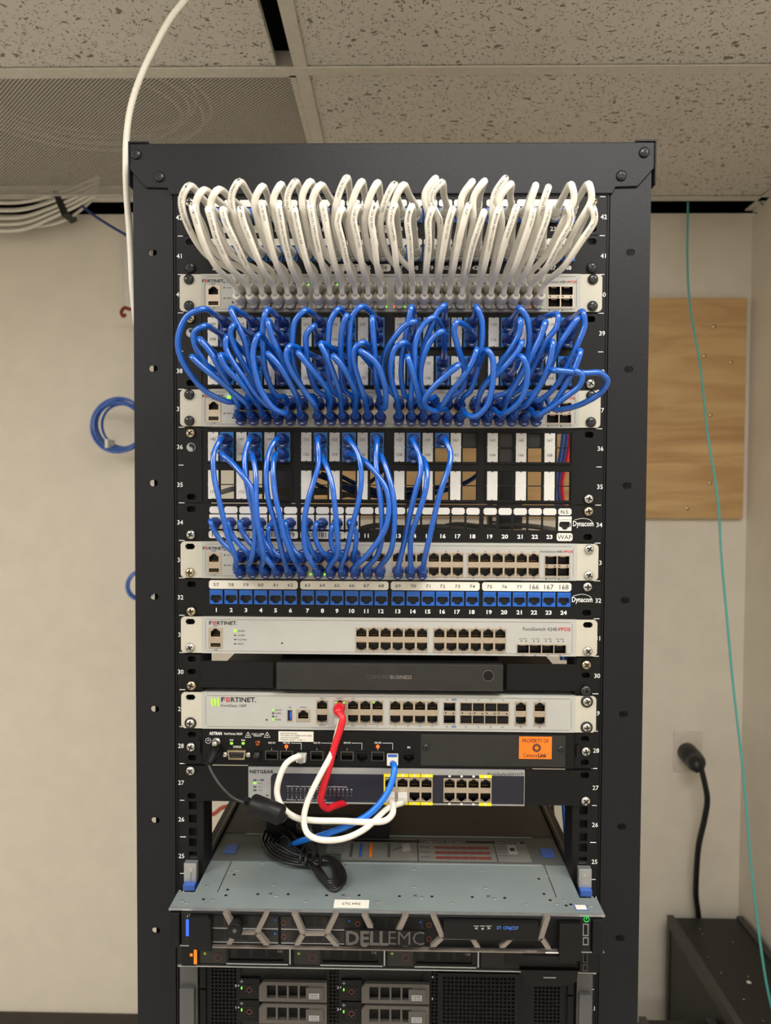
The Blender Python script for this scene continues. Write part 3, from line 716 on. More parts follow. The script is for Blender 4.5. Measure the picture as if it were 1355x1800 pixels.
# U32
t32, zj32 = num_panel(32, None, [str(i + 1) for i in range(24)], 'black patch panel with 24 empty blue jacks in one row', None, brand=True)
L32 = [str(57 + i) for i in range(21)] + ['166', '167', '168']
for k in range(4):
    xs = JX[6 * k:6 * k + 6]
    b = MB(); x0, x1 = xs[0] - .0086, xs[-1] + .0086; z = zt(32) - .0072; c = .002; h = .0102
    b.prism([(x0 + c, z - h / 2), (x1 - c, z - h / 2), (x1, z - h / 2 + c), (x1, z + h / 2 - c), (x1 - c, z + h / 2), (x0 + c, z + h / 2), (x0, z + h / 2 - c), (x0, z - h / 2 + c)], -.0028, -.0022, 'lab2')
    for j, x in enumerate(xs):
        s_ = L32[6 * k + j]; b.text(s_, x, z, .0058 if len(s_) == 3 else .0038, -.003, 'txtd', -1.0 if len(s_) == 3 else -1.25)
    b.build('port_label', t32)
for x in JX: inst(JK['n'], 'jack', t32, (x, -.0022, zj32))
screw(t32, 'y', -.2325, zt(32) - U + .0055); screw(t32, 's', .2325, zt(32) - .0065)

# ------------------------------------------------------------------ white switches
def ear(t, n, sx, mt, sc, slots=(), w=.0235, dz=0, name='rack_ear'):
    z0 = zt(n) - U + .0008 + dz; z1 = zt(n) - .0008 + dz; x0, x1 = sorted((sx * .2445, sx * (.2445 - w))); hs = []
    for f in slots: hs += slot(sx * .2335, z1 - f, .0112, .0068)
    c = .003; xo = sx * .2445; cut = [(min(xo, xo - sx * c), max(xo, xo - sx * c), a, b_) for a, b_ in ((z0 - 1, z0 + c * .35), (z1 - c * .35, z1 + 1))]
    cut += [(min(xo, xo - sx * c * .35), max(xo, xo - sx * c * .35), a, b_) for a, b_ in ((z0 - 1, z0 + c), (z1 - c, z1 + 1))]
    b = MB(); b.plate(x0, x1, z0, z1, -.0045, -.0022, hs + cut, mt)
    if abs(w - .0235) < .001: xi = sx * (.2445 - w); b.box(min(xi, xi - sx * .002), max(xi, xi - sx * .002), -.0045, .05, z0, z1, mt)
    o = b.build(name, t)
    for kd, f in sc: screw(o, kd, sx * .2335, z1 - f, -.0045)
    return o
def bank(t, xs, zr, yf, up_rows=(True, False), pad=(.0018, .0009), mm='port', pw=.0118, ph=.0072, led=True, extra=.0):
    hs = []; z1 = max(zr) + ph / 2 + .0036; z0 = min(zr) - ph / 2 - .0036; hx = pw / 2 + .0012
    for z, u_ in zip(zr, up_rows):
        for x in xs: hs += rj(x, z, u_, pw, ph)
    b = MB(); b.plate(min(xs) - hx, max(xs) + hx, z0, z1, yf, yf + .0012, hs, mm)
    if led:
        for z, u_ in zip(zr, up_rows):
            for x in xs:
                zz = z + (.0046 if u_ else -.0046)
                for dx in (-.0046, .0046): b.box(x + dx - .0011, x + dx + .0011, yf - .0002, yf, zz - .0007, zz + .0007, 'carrier')
    o = b.build('port_bank', t)
    for z, u_ in zip(zr, up_rows):
        for x in xs: inst(PU if u_ else PD, 'port', o, (x, yf + .0011, z + (.0012 if u_ else -.0012)))
    return (min(xs) - hx, max(xs) + hx, z0, z1)
def sfps(t, xs, zr, yf, mid=True, capped=False):
    hs = []; x0, x1 = min(xs) - .0076, max(xs) + .0076; z0, z1 = min(zr) - .0058, max(zr) + .0058
    for x in xs:
        for z in zr: hs.append((x - .0066, x + .0066, z - .0047, z + .0047))
    b = MB(); b.plate(x0, x1, z0, z1, yf, yf + .0012, hs, 'port')
    if mid and len(zr) > 1:
        zm = sum(zr) / 2
        for x in xs:
            for dx, d in ((-.0045, -1), (.0045, 1)): b.prism([(x + dx - .0012, zm - .001 * d), (x + dx + .0012, zm - .001 * d), (x + dx, zm + .0011 * d)], yf - .0002, yf, 'txtd')
    o = b.build('sfp_bank', t)
    for x in xs:
        for z in zr: inst(SFPC if capped else SFP, 'sfp_port', o, (x, yf + .0011, z))
    return (x0, x1, z0, z1)
def fortinet(b, x0, z, h, w, y):
    """the wordmark with its red segmented O"""
    wf = w * .105; b.text('F', x0, z, h, y, 'txtd', wf, 'l', .02)
    ox = x0 + w * .13; ow = w * .115
    s_ = ow / 3; hh = h / 3
    for i in range(3):
        for j in range(3):
            if i == 1 and j == 1: continue
            b.box(ox + i * s_ + s_ * .08, ox + (i + 1) * s_ - s_ * .08, y - .0001, y, z - h / 2 + j * hh + hh * .1, z - h / 2 + (j + 1) * hh - hh * .1, 'txtr')
    b.text('RTINET.', x0 + w * .275, z, h, y, 'txtd', w * .725, 'l', .02)
def mgmt(t, b, n, px=378, dz=0):
    """management port and usb socket on the left"""
    x = at(px, 987, 0).x; z1, z2 = zt(n) - .0212 + dz, zt(n) - .0345 + dz; yf = -.0056
    hs = rj(x, z1, True, .0112, .0066) + [(x - .0058, x + .0058, z2 - .0022, z2 + .0022)]
    m = MB(); m.plate(x - .0082, x + .0082, z2 - .0040, z1 + .0072, yf, yf + .0012, hs, 'port'); o = m.build('management_port', t)
    inst(PU, 'port', o, (x, yf + .0011, z1 + .001))
    m = MB(); m.box(x - .0062, x + .0062, yf + .002, yf + .01, z2 - .0026, z2 + .0026, 'portd'); m.box(x - .0048, x + .0048, yf + .0004, yf + .004, z2 - .0002, z2 + .0009, 'black')
    for k in range(4): m.box(x - .0036 + k * .0022, x - .0028 + k * .0022, yf + .0003, yf + .003, z2 - .0006, z2 - .0003, 'gold')
    m.build('usb_port', o)
    b.text('MGMT', x, z1 + .0092, .0016, -.0053, 'txt', .0052); b.text('USB', x, z2 - .0056, .0016, -.0053, 'txt', .004)
    return (x - .008, x + .008, z2 - .0038, z1 + .007)
def switch_base(n, label, earspec, hs_fn, dz=0, name='network_switch'):
    t = thing(name, label, 'network switch', (0, .1, zt(n) - U + dz))
    z0 = zt(n) - U + .0006 + dz; z1 = zt(n) - .0006 + dz
    face = MB(); holes = hs_fn(t, face, z0, z1)
    face.plate(-.2195, .2195, z0, z1, -.005, .010, holes, 'face')
    # thin engraved outline of the raised field
    x0, x1, a0, a1, q = -.2155, .2155, z0 + .0028, z1 - .0028, .00045
    face.box(x0 + .002, x1 - .002, -.0054, -.005, a0, a0 + q, 'faceline'); face.box(x0 + .002, x1 - .002, -.0054, -.005, a1 - q, a1, 'faceline')
    face.box(x0, x0 + q, -.0054, -.005, a0 + .002, a1 - .002, 'faceline'); face.box(x1 - q, x1, -.0054, -.005, a0 + .002, a1 - .002, 'faceline')
    face.build('faceplate', t, 0)
    b = MB(); b.box(-.2193, .2193, .0105, .30, z0 + .0003, z1 - .0003, 'ear'); b.build('chassis', t)
    for sx, sc, sl in earspec: ear(t, n, sx, 'ear', sc, sl, dz=dz)
    return t
def sw448(n, label, earspec, leds, top_txt=True):
    def hs(t, f, z0, z1):
        zr = (zt(n) - .0190, zt(n) - .0328); H = []
        for k in range(4): H.append(bank(t, SXP[6 * k:6 * k + 6], zr, -.0056))
        for i, x in enumerate(SXP):
            f.text(str(2 * i + 1), x, zt(n) - .0105, .0018, -.0053, 'txtr', -1.0)
            f.text(str(2 * i + 2), x, zt(n) - .0413, .0018, -.0053, 'txtr', -1.0)
        H.append(mgmt(t, f, n))
        xs = [at(p_, 987, 0).x for p_ in (966.5, 988.5)]; H.append(sfps(t, xs, (zt(n) - .0200, zt(n) - .0335), -.0056))
        f.text('FortiSwitch 448E-', xs[0] - .0125, zt(n) - .0098, .0026, -.0053, 'txt', .0270, 'l'); f.text('FPOE', xs[0] + .0150, zt(n) - .0098, .0026, -.0053, 'txtr', .0105, 'l', .015)
        for x, s_ in zip(xs, ('49/50', '51/52')):
            f.text(s_, x, zt(n) - .0415, .0020, -.0053, 'txt', .0062)
            for d in (-1, 1): f.prism([(x + d * .0052 - .0013, zt(n) - .0425 + (.002 if d > 0 else 0)), (x + d * .0052 + .0013, zt(n) - .0425 + (.002 if d > 0 else 0)), (x + d * .0052, zt(n) - .0425 + (0 if d > 0 else .002))], -.0053, -.005, 'txtd')
        fortinet(f, at(358.5, 987, 0).x, zt(n) - .0086, .0034, .026, -.0053)
        x = at(405, 987, 0).x
        for k, s_ in enumerate(('PWR', 'ALM', '', 'RESET')):
            if s_: f.text(s_, x, zt(n) - .0105 - .0060 * k, .0016, -.0053, 'txt', .0055); f.box(x - .0065, x - .0047, -.0053, -.005, zt(n) - .0112 - .006 * k, zt(n) - .0098 - .006 * k, 'txt')
        x = at(411.6, 987, 0).x; f.cyl((x, -.0053, zt(n) - .0335), (x, -.0049, zt(n) - .0335), .0011, 'dblack', 12)
        return H
    t = switch_base(n, label, earspec, hs)
    for i, r, c, s_ in leds:
        x = SXP[i] + (s_ * .0056); z = zt(n) - (.0134 if r == 0 else .0384); b = MB(); b.lathe((x, -.0056, z), (0, -1, 0), [(0, .0014), (.0006, .0012), (.0009, .0005)], c, 10); b.build('status_light', t)
    return t
s40 = sw448(40, 'white switch filled with white cables, topmost of the white units',
    [(-1, [('k', .006), ('k', .0366)], ()), (1, [('k', .006), ('k', .0366)], ())], [(5, 0, 'lg', 1), (6, 0, 'lg', 0), (11, 1, 'lg', 1), (12, 1, 'lo', -1), (12, 1, 'lg', 1), (22, 1, 'lo', 1), (23, 1, 'lg', 1), (7, 0, 'lg', 1)])
s37 = sw448(37, 'white switch filled with blue cables, second of the white units',
    [(-1, [('k', .006), ('k', .0366)], ()), (1, [('k', .006), ('k', .0366)], ())], [])
b = MB(); p = at(404, 698, -.006); b.box(p.x - .0032, p.x + .0032, -.0062, -.005, p.z - .0018, p.z + .0018, 'lg'); b.build('status_light', s37)
s33 = sw448(33, 'white switch half filled with blue cables, its right ports empty',
    [(-1, [('y', .0366)], (.006,)), (1, [('s', .006), ('s', .0366)], ())], [(5, 0, 'lg', -.3), (5, 1, 'lg', -1), (5, 1, 'lg', 1.6), (6, 1, 'lg', 1.2)])
# U31, 24 ports
X31 = [at(px, 1120, 0).x for px in (635.5, 657, 678, 699, 720, 741.5, 771.5, 793, 814, 835.5, 857, 878)]
def hs31(t, f, z0, z1):
    n = 31; zr = (zt(n) - .0188, zt(n) - .0326); H = [bank(t, X31[:6], zr, -.0056), bank(t, X31[6:], zr, -.0056)]
    for i, x in enumerate(X31): f.text(str(2 * i + 1), x, zt(n) - .0103, .0017, -.0053, 'txtr', -1.0); f.text(str(2 * i + 2), x, zt(n) - .0411, .0017, -.0053, 'txtr', -1.0)
    H.append(mgmt(t, f, n, 380.5, .0005))
    xs = [at(px, 1135, 0).x for px in (918, 939.5, 961, 982.5)]; H.append(sfps(t, xs, (zt(n) - .0355,), -.0056, False))
    for k, x in enumerate(xs):
        f.text(str(25 + k), x, zt(n) - .0430, .0017, -.0053, 'txt', .0026); f.text('LINK SPEED', x, zt(n) - .0235, .0011, -.0053, 'txt', .0095)
        for dx in (-.002, .0035): f.box(x + dx - .0006, x + dx + .0006, -.0053, -.005, zt(n) - .0268, zt(n) - .0256, 'txtd')
    f.text('FortiSwitch 424E-', at(918, 1104, 0).x, zt(n) - .0118, .0040, -.0053, 'txt', .0415, 'l', .0); f.text('FPOE', at(980.5, 1104, 0).x, zt(n) - .0118, .0040, -.0053, 'txtr', .0138, 'l', .015)
    fortinet(f, at(369.5, 1098, 0).x, zt(n) - .0078, .0042, .0335, -.0053)
    for k, s_ in enumerate(('POWER', 'ALARM', 'PoE MAX', 'MGMT')):
        z = zt(n) - .0172 - .0051 * k; x = at(415, 1112, 0).x; f.text(s_, x + .0033, z, .0019, -.0053, 'txt', .0012 * len(s_) + .002, 'l')
        if k: f.box(x - .0016, x + .0014, -.0053, -.005, z - .0006, z + .0006, 'txt')
    x = at(497, 1133, 0).x; f.cyl((x, -.0053, zt(n) - .0312), (x, -.0049, zt(n) - .0312), .0010, 'dblack', 12)
    return H
s31 = switch_base(31, 'white switch with all ports empty above the wide black shelf', [(-1, [('s', .0366)], (.006,)), (1, [('s', .0366)], (.006,))], hs31)
b = MB(); x = at(415, 1112, 0).x; b.lathe((x, -.005, zt(31) - .0172), (0, -1, 0), [(0, .002), (.0007, .0017), (.001, .0006)], 'lg', 14); b.build('status_light', s31)
# U29 firewall
DZ = -.0012; XG = {k: at(v, 1248, 0).x for k, v in dict(a=567, b1=598, b2=621, b3=642.4, b4=663.7, c1=694.8, c2=717, c3=738, c4=759.5, x1=789.5, d1=818.5, d2=840, d3=861.5, d4=882.5, e=914, f=947).items()}
def hs29(t, f, z0, z1):
    n = 29; zr = (zt(n) - .0162, zt(n) - .0302); y = -.0056; H = []
    H.append(bank(t, [XG['a']], zr, y)); H.append(bank(t, [XG['b%d' % k] for k in (1, 2, 3, 4)], zr, y)); H.append(bank(t, [XG['c%d' % k] for k in (1, 2, 3, 4)], zr, y))
    H.append(sfps(t, [XG['x1']], (zt(n) - .0158, zt(n) - .0305), y)); H.append(sfps(t, [XG['d%d' % k] for k in (1, 2, 3, 4)], (zt(n) - .0158, zt(n) - .0305), y, True, True))
    H.append(bank(t, [XG['e']], zr, y)); H.append(bank(t, [XG['f']], zr, y))
    x = at(534, 1258, 0).x; z = zt(n) - .0280; m = MB(); m.plate(x - .0082, x + .0082, z - .0072, z + .0072, y, y + .0012, rj(x, z, True), 'port'); o = m.build('console_port', t); inst(PU, 'port', o, (x, y + .0011, z + .0012)); H.append((x - .008, x + .008, z - .007, z + .007)); f.text('CONSOLE', x, z + .0098, .0017, -.0053, 'txt', .0085)
    x = at(510.5, 1257, 0).x; m = MB(); m.plate(x - .0032, x + .0032, z - .0070, z + .0070, y, y + .0012, [(x - .0024, x + .0024, z - .0062, z + .0062)], 'port'); m.box(x - .0024, x + .0024, y + .003, y + .01, z - .006, z + .006, 'portd'); m.box(x - .0002, x + .0018, y + .0005, y + .006, z - .005, z + .005, 'usbblue'); m.build('usb_port', t); H.append((x - .003, x + .003, z - .0068, z + .0068)); f.text('USB', x, z + .0096, .0017, -.0053, 'txt', .0035)
    for k, s1, s2 in (('a', 'DMZ', 'MGMT'), ('b1', 'WAN 1', 'WAN 2'), ('b2', 'HA1', 'HA2'), ('b3', '1', '2'), ('b4', '3', '4'), ('c1', '5', '6'), ('c2', '7', '8'), ('c3', '9', '10'), ('c4', '11', '12'), ('x1', 'X1', 'X2'), ('d1', '13', '14'), ('d2', '15', '16'), ('d3', '17', '18'), ('d4', '19', '20'), ('e', '17', '18'), ('f', '19', '20')):
        for s_, z in ((s1, zt(n) - .0072), (s2, zt(n) - .0392)): f.text(s_, XG[k] + (-.003 if k == 'x1' else 0), z, .0018, -.0053, 'txt', -1.0)
    for z in (zt(n) - .0072, zt(n) - .0392):
        for d in (.001, .0035): f.tube([(XG['x1'] + .003 + d + .0014 * math.cos(a), -.0052, z + .0008 * math.sin(a)) for a in [PI * i / 6 for i in range(12)]], .0003, 'touch', 4, True)
    f.text('Shared Interfaces', XG['d4'] + .012, zt(n) - .0045, .0013, -.0053, 'txt', .016)
    fortinet(f, at(390.6, 1229, 0).x, zt(n) - .0098, .0056, .0415, -.0053); f.text('FortiGate 100F', at(390.6, 1238, 0).x, zt(n) - .0170, .0032, -.0053, 'txt', .0300, 'l')
    for px in (374.3, 379.8, 385.3):
        x = at(px, 1232, 0).x; f.prism([(x + .0013 * math.cos(a), zt(n) - .0132 + .0056 * math.sin(a)) for a in [2 * PI * i / 16 for i in range(16)]], -.0054, -.005, 'barg')
    for k, s_ in enumerate(('STATUS', 'ALARM', 'HA', 'POWER')):
        z = zt(n) - .0218 - .0038 * k; x = at(481.5, 1255, 0).x; f.text(s_, x + .0022, z, .0018, -.0053, 'txt', .0014 * len(s_), 'l')
        f.box(x - .0013, x + .0010, -.0055, -.005, z - .0010, z + .0010, ('lg' if k in (0, 3) else 'txt'))
    x = at(470, 1264, 0).x; f.cyl((x, -.0053, zt(n) - .0335), (x, -.0049, zt(n) - .0335), .001, 'dblack', 12)
    return H
s29 = switch_base(29, 'white firewall unit with green bars logo and a red cable plugged in', [(-1, [('w', .0366)], (.006,)), (1, [('w', .006), ('w', .0366)], ())], hs29, DZ, 'firewall')
s29['category'] = 'firewall'
b = MB()
for dx, z in ((-.0046, .0122), (.0046, .0122), (-.0046, .0345), (.0046, .0345)): b.box(XG['b1'] + dx - .0012, XG['b1'] + dx + .0012, -.0060, -.0056, zt(29) - z - .0009, zt(29) - z + .0009, 'lg')
for k in ('b4',): b.box(XG[k] - .0052, XG[k] - .0034, -.006, -.0056, zt(29) - .0122, zt(29) - .011, 'lg')
b.build('status_light', s29)

# ------------------------------------------------------------------ U30 shelf with black box
n = 30
t = thing('rack_shelf', 'black rack shelf bracket holding the plain black box', 'rack shelf', (0, .1, zt(n) - U))
b = MB(); z0, z1 = zt(n) - U + .002, zt(n) - .0015
for sx in (-1, 1):
    hs = []
    for z in (zt(n) - .0072, zt(n) - .0222, zt(n) - U + .0072): hs += slot(sx * .2325, z, .0098, .0064)
    x0, x1 = sorted((sx * .2413, sx * .2215)); b.plate(x0, x1, z0, z1, -.0022, 0, hs, 'panel')
    xa, xb = ((-.2215, -.1355) if sx < 0 else (.1395, .2215)); b.plate(xa, xb, zt(n) - U + .004, zt(n) - .009, -.0042, -.002, [], 'panel')
b.box(-.2215, .2215, -.002, .24, zt(n) - U + .003, zt(n) - U + .0042, 'panel'); b.build('shelf', t, .0006)
screw(t, 'y', -.2325, zt(n) - U + .006); screw(t, 'y', .2325, zt(n) - .0095); screw(t, 'f', .2325, zt(n) - U + .0045)
xa, xb = at(486, 1185, -.01).x, at(884, 1185, -.01).x
t = thing('gateway_box', 'plain black business gateway box sitting on the rack shelf', 'gateway', ((xa + xb) / 2, .1, zt(n) - U + .0045))
b = MB(); gz0, gz1 = zt(n) - U + .0045, zt(n) - .0085; b.box(xa, xb, -.012, .2, gz0, gz1, 'cab')
b.box(xa + .002, xb - .002, -.0118, .2, gz1, gz1 + .0012, 'black'); b.build('case', t, .0015)
b = MB(); b.text('COMCAST', at(645, 1184, -.012).x, (gz0 + gz1) / 2 + .0004, .0042, -.0123, 'txt', .0278, 'l', 0); b.text('BUSINESS', at(686, 1184, -.012).x, (gz0 + gz1) / 2 + .0004, .0042, -.0123, 'bezel', .0250, 'l', .012); b.build('lettering', t)
p = at(858, 1188, -.012); b = MB(); b.tube([(p.x + .0063 * math.cos(a), -.0122, p.z + .0063 * math.sin(a)) for a in [2 * PI * i / 28 for i in range(28)]], .0005, 'carrier', 6, True)
b.cyl((p.x, -.0122, p.z), (p.x, -.0118, p.z), .0058, 'black', 24); b.build('button', t)
p = at(834, 1187, -.012); b = MB(); b.cyl((p.x, -.0122, p.z), (p.x, -.0119, p.z), .0011, 'dblack', 10); b.build('pinhole', t)

# ------------------------------------------------------------------ U28 router
n = 28
t28 = thing('router', 'black router with orange property sticker and gigabit ports', 'router', (0, .1, zt(n) - U)); t = t28; YF = -.0040
z0, z1 = zt(n) - U + .0006, zt(n) - .002
def P28(px, py): return at(px, py, YF)
SF28 = [P28(px, 1328).x for px in (477.5, 503.5, 557, 610, 664)]; zs28 = P28(600, 1329).z
RJ28 = [P28(px, 1329).x for px in (531, 584, 636.5, 690, 718.5)]
hs = [];
for x in SF28: hs.append((x - .0068, x + .0068, zs28 - .005, zs28 + .0052))
for x in RJ28: hs += rj(x, zs28, False, .0122, .0078)
b = MB(); b.plate(-.2195, .2195, z0, z1, YF, .010, hs, 'panel', 'dblack')
T = lambda s_, px, py, h, m='txtw', w=None, al='c', bold=.01: b.text(s_, P28(px, py).x, P28(px, py).z, h, YF - .0003, m, w, al, bold)
T('ADTRAN', 379, 1289, .0036, w=.0150, bold=.03); T('NetVanta 5660', 410, 1289.5, .0028, w=.0215); T('CLASS 1 LASER', 453, 1290, .0017, w=.0150); T('PRODUCT', 453, 1293.3, .0017, w=.0095)
for px in (436, 469.5):
    p = P28(px, 1292); q = [(p.x - .0036, p.z - .0028), (p.x + .0036, p.z - .0028), (p.x, p.z + .0036)]
    for i in range(3): a, c = q[i], q[(i + 1) % 3]; b.tube([(a[0], YF - .0002, a[1]), (c[0], YF - .0002, c[1])], .00028, 'txtw', 4)
    b.cyl((p.x, YF - .0004, p.z - .0006), (p.x, YF, p.z - .0006), .0008, 'txtw', 8)
T('STAT', 407, 1301, .0024, w=.0046); T('FAN', 427.5, 1301, .0024, w=.0042); T('CONSOLE', 417, 1312.5, .0026, w=.0095); T('1 PPS', 453, 1304, .0023, 'org', .0055); T('OUT', 453, 1308.5, .0023, 'org', .0042)
for i, px in enumerate((477.5, 503.5, 557, 610, 664)):
    T('GIG 0/%d' % (i + 1), px, 1305.5, .0022, w=.0082)
    p = P28(px, 1312); b.box(p.x - .0002, p.x + .0002, YF - .0003, YF, p.z - .0045, p.z + .002, 'txtw')
    if i in (1, 2, 3, 4):
        q = P28(px + 26, 1312); zz = P28(px, 1306).z; b.box(p.x + .0055, q.x, YF - .0003, YF, zz - .0002, zz + .0002, 'txtw'); b.box(q.x - .0002, q.x + .0002, YF - .0003, YF, q.z - .0040, zz, 'txtw')
    m_ = 'lo' if i in (1, 4) else 'black'; b.cyl((p.x, YF - .001, p.z), (p.x, YF, p.z), .0021, m_, 12)
T('IN', 718.5, 1313.6, .0026, w=.0030)
for px in (407, 427.5): p = P28(px, 1306.5); b.prism([(p.x + .0019 * math.cos(a), p.z + .0014 * math.sin(a)) for a in [2 * PI * i / 14 for i in range(14)]], YF - .0006, YF, 'lg')
p = P28(366, 1302); b.tube([(p.x + .0032 * math.cos(a), YF - .0002, p.z + .0032 * math.sin(a)) for a in [2 * PI * i / 20 for i in range(20)]], .00025, 'txtw', 4, True); b.box(p.x - .0015, p.x + .0015, YF - .0003, YF, p.z - .0002, p.z + .0002, 'txtw'); b.box(p.x - .0002, p.x + .0002, YF - .0003, YF, p.z - .0002, p.z + .002, 'txtw')
b.build('faceplate', t)
b = MB(); b.box(-.2193, .2193, .0105, .28, z0, z1, 'panel'); b.build('chassis', t)
for x in SF28:
    o = inst(SFP, 'sfp_port', t, (x, YF + .0002, zs28))
    m = MB(); m.plate(x - .0076, x + .0076, zs28 - .0052, zs28 + .0056, YF - .0008, YF, [(x - .0067, x + .0067, zs28 - .0049, zs28 + .0050)], 'carrier'); m.box(x - .0066, x + .0066, YF + .001, YF + .004, zs28 + .001, zs28 + .0049, 'black'); m.build('cage_rim', o)
for x in RJ28:
    o = inst(PD, 'port', t, (x, YF + .0012, zs28 - .0005)); m = MB(); m.plate(x - .0078, x + .0078, zs28 - .0068, zs28 + .0056, YF - .0010, YF, rj(x, zs28, False, .0122, .0078), 'black'); m.build('port_rim', o)
# sticker, label, cover plate, ground post, serial port, bnc
b = MB(); p, q = P28(489.5, 1303.2), P28(551, 1286); b.box(p.x, q.x, YF - .0004, YF, p.z, q.z, 'lab2')
for k, s_ in enumerate(('28.KXGS.003265', 'ETH1000-24210588 SUITE 2000', 'LEAFTECH NCSWEST', '1000MPS ELECT. PORT 2')): b.text(s_, p.x + .0022, q.z - .0022 - .0026 * k, .0016, YF - .0006, 'txtd', .0013 * len(s_) + .002, 'l')
b.build('address_label', t)
b = MB(); p, q = P28(739, 1344), P28(994, 1291); b.box(p.x, q.x, YF - .0010, YF, z0 + .002, z1 - .0025, 'cab'); cp = b.build('cover_plate', t, .0008)
for px, py in ((748.5, 1312.5), (985.5, 1315.7)): p = P28(px, py); o = inst(SM['k'], 'screw', cp, (p.x, YF - .0008, p.z)); o.scale = (.6, .6, .6)
b = MB(); p, q = P28(911.5, 1333), P28(969.5, 1294.5); yq = YF - .0012; b.box(p.x, q.x, yq - .0004, yq, p.z, q.z, 'org'); xm = (p.x + q.x) / 2; H_ = q.z - p.z
b.text('PROPERTY OF', xm, q.z - H_ * .18, .0046, yq - .0006, 'txtd', .0310); b.text('Century', xm - .0057, p.z + H_ * .17, .0046, yq - .0006, 'txtd', .0165); b.text('Link', xm + .0082, p.z + H_ * .17, .0046, yq - .0006, 'txtd', .0100, bold=.03); b.text('TM', xm + .0148, p.z + H_ * .21, .001, yq - .0006, 'txtd')
cx_, cz_ = xm + .0015, p.z + H_ * .50
for k in range(12):
    a = 2 * PI * k / 12; c, s_ = math.cos(a), math.sin(a); q4 = [(r * c - w_ * s_, r * s_ + w_ * c) for r, w_ in ((.0022, -.0004), (.0050, -.0010), (.0050, .0010), (.0022, .0004))]
    b.prism([(cx_ + u_, cz_ + v_) for u_, v_ in q4], yq - .0006, yq - .0004, 'txtd')
b.build('property_sticker', t)
p = P28(380, 1304); b = MB(); b.lathe((p.x, YF, p.z), (0, -1, 0), [(0, .0052), (.001, .0052), (.0012, .0035), (.005, .0033), (.009, .0030), (.0095, .002)], 'scr', 16); b.build('ground_post', t)
b = MB(); p = P28(417, 1325); hw, hh_ = .0110, .0055
pol = [(p.x - hw, p.z + hh_), (p.x + hw, p.z + hh_), (p.x + hw * .86, p.z - hh_), (p.x - hw * .86, p.z - hh_)]; b.prism(pol, YF - .0045, YF, 'scry')
pol = [(p.x - hw * .82, p.z + hh_ * .62), (p.x + hw * .82, p.z + hh_ * .62), (p.x + hw * .72, p.z - hh_ * .62), (p.x - hw * .72, p.z - hh_ * .62)]; b.prism(pol, YF - .0048, YF - .0045, 'dblack')
for r_, cnt in ((.0018, 5), (-.0018, 4)):
    for k in range(cnt): x = p.x + (k - (cnt - 1) / 2) * .0028; b.cyl((x, YF - .0052, p.z + r_), (x, YF - .0047, p.z + r_), .0006, 'carrier', 8)
for sx in (-1, 1): b.lathe((p.x + sx * .0138, YF, p.z), (0, -1, 0), [(0, .0032), (.004, .0032), (.0045, .0022)], 'scr', 6)
b.build('serial_port', t)
p = P28(452, 1327); b = MB(); b.lathe((p.x, YF, p.z), (0, -1, -.1), [(0, .0052), (.004, .0052), (.0042, .0040), (.011, .0040), (.0115, .002)], 'black', 16); b.build('coax_connector', t)
for sx in (-1, 1):
    b = MB(); x0, x1 = sorted((sx * .2425, sx * .2215)); hs = []
    for z in (zt(n) - .009, zt(n) - .0365): hs += slot(sx * .2325, z, .0100, .0068)
    b.plate(x0, x1, z0, z1, -.0022, 0, hs, 'panel'); xi = sx * .2215; b.box(min(xi, xi - sx * .001), max(xi, xi - sx * .001), -.002, .05, z0, z1, 'panel'); o = b.build('rack_ear', t)
    screw(o, 's', sx * .2335, zt(n) - .0235, -.0022)
    m = MB(); x = sx * .2235; m.box(x - .0015, x + .0015, -.006, -.0022, zt(n) - .030, zt(n) - .015, 'black'); m.build('clip', o)

# ------------------------------------------------------------------ U27 small switch
n = 27; YN = -.0050
t27 = thing('network_switch', 'grey and navy switch with yellow-marked ports below the black router', 'network switch', (0, .1, zt(n) - U)); t = t27
def P27(px, py): return at(px, py, YN)
xl, xr = P27(436.5, 1385).x, P27(922, 1385).x; z1 = zt(n) - .0012; z0 = z1 - .0430
XN = [P27(px, 1388).x for px in (686, 707.5, 728.5, 749.5)]; XN2 = [P27(px, 1388).x for px in (790, 811, 832, 853)]
zr = (P27(760, 1378).z, P27(760, 1398).z)
H = [bank(t, XN, zr, YN - .0012, ph=.0074), bank(t, XN2, zr, YN - .0012, ph=.0074)]
b = MB(); b.plate(xl, xr, z0, z1, YN, .01, H, 'silver')
xc = P27(476, 1385).x; c = .006; za, zb_ = z0 + .0022, z1 - .0072
pol = [(xr - .0008, za), (xc, za), (xc, zb_ - c)] + [(xc + c * (1 - math.cos(a)), zb_ - c + c * math.sin(a)) for a in [PI / 2 * i / 6 for i in range(1, 7)]] + [(xr - .0008, zb_)]
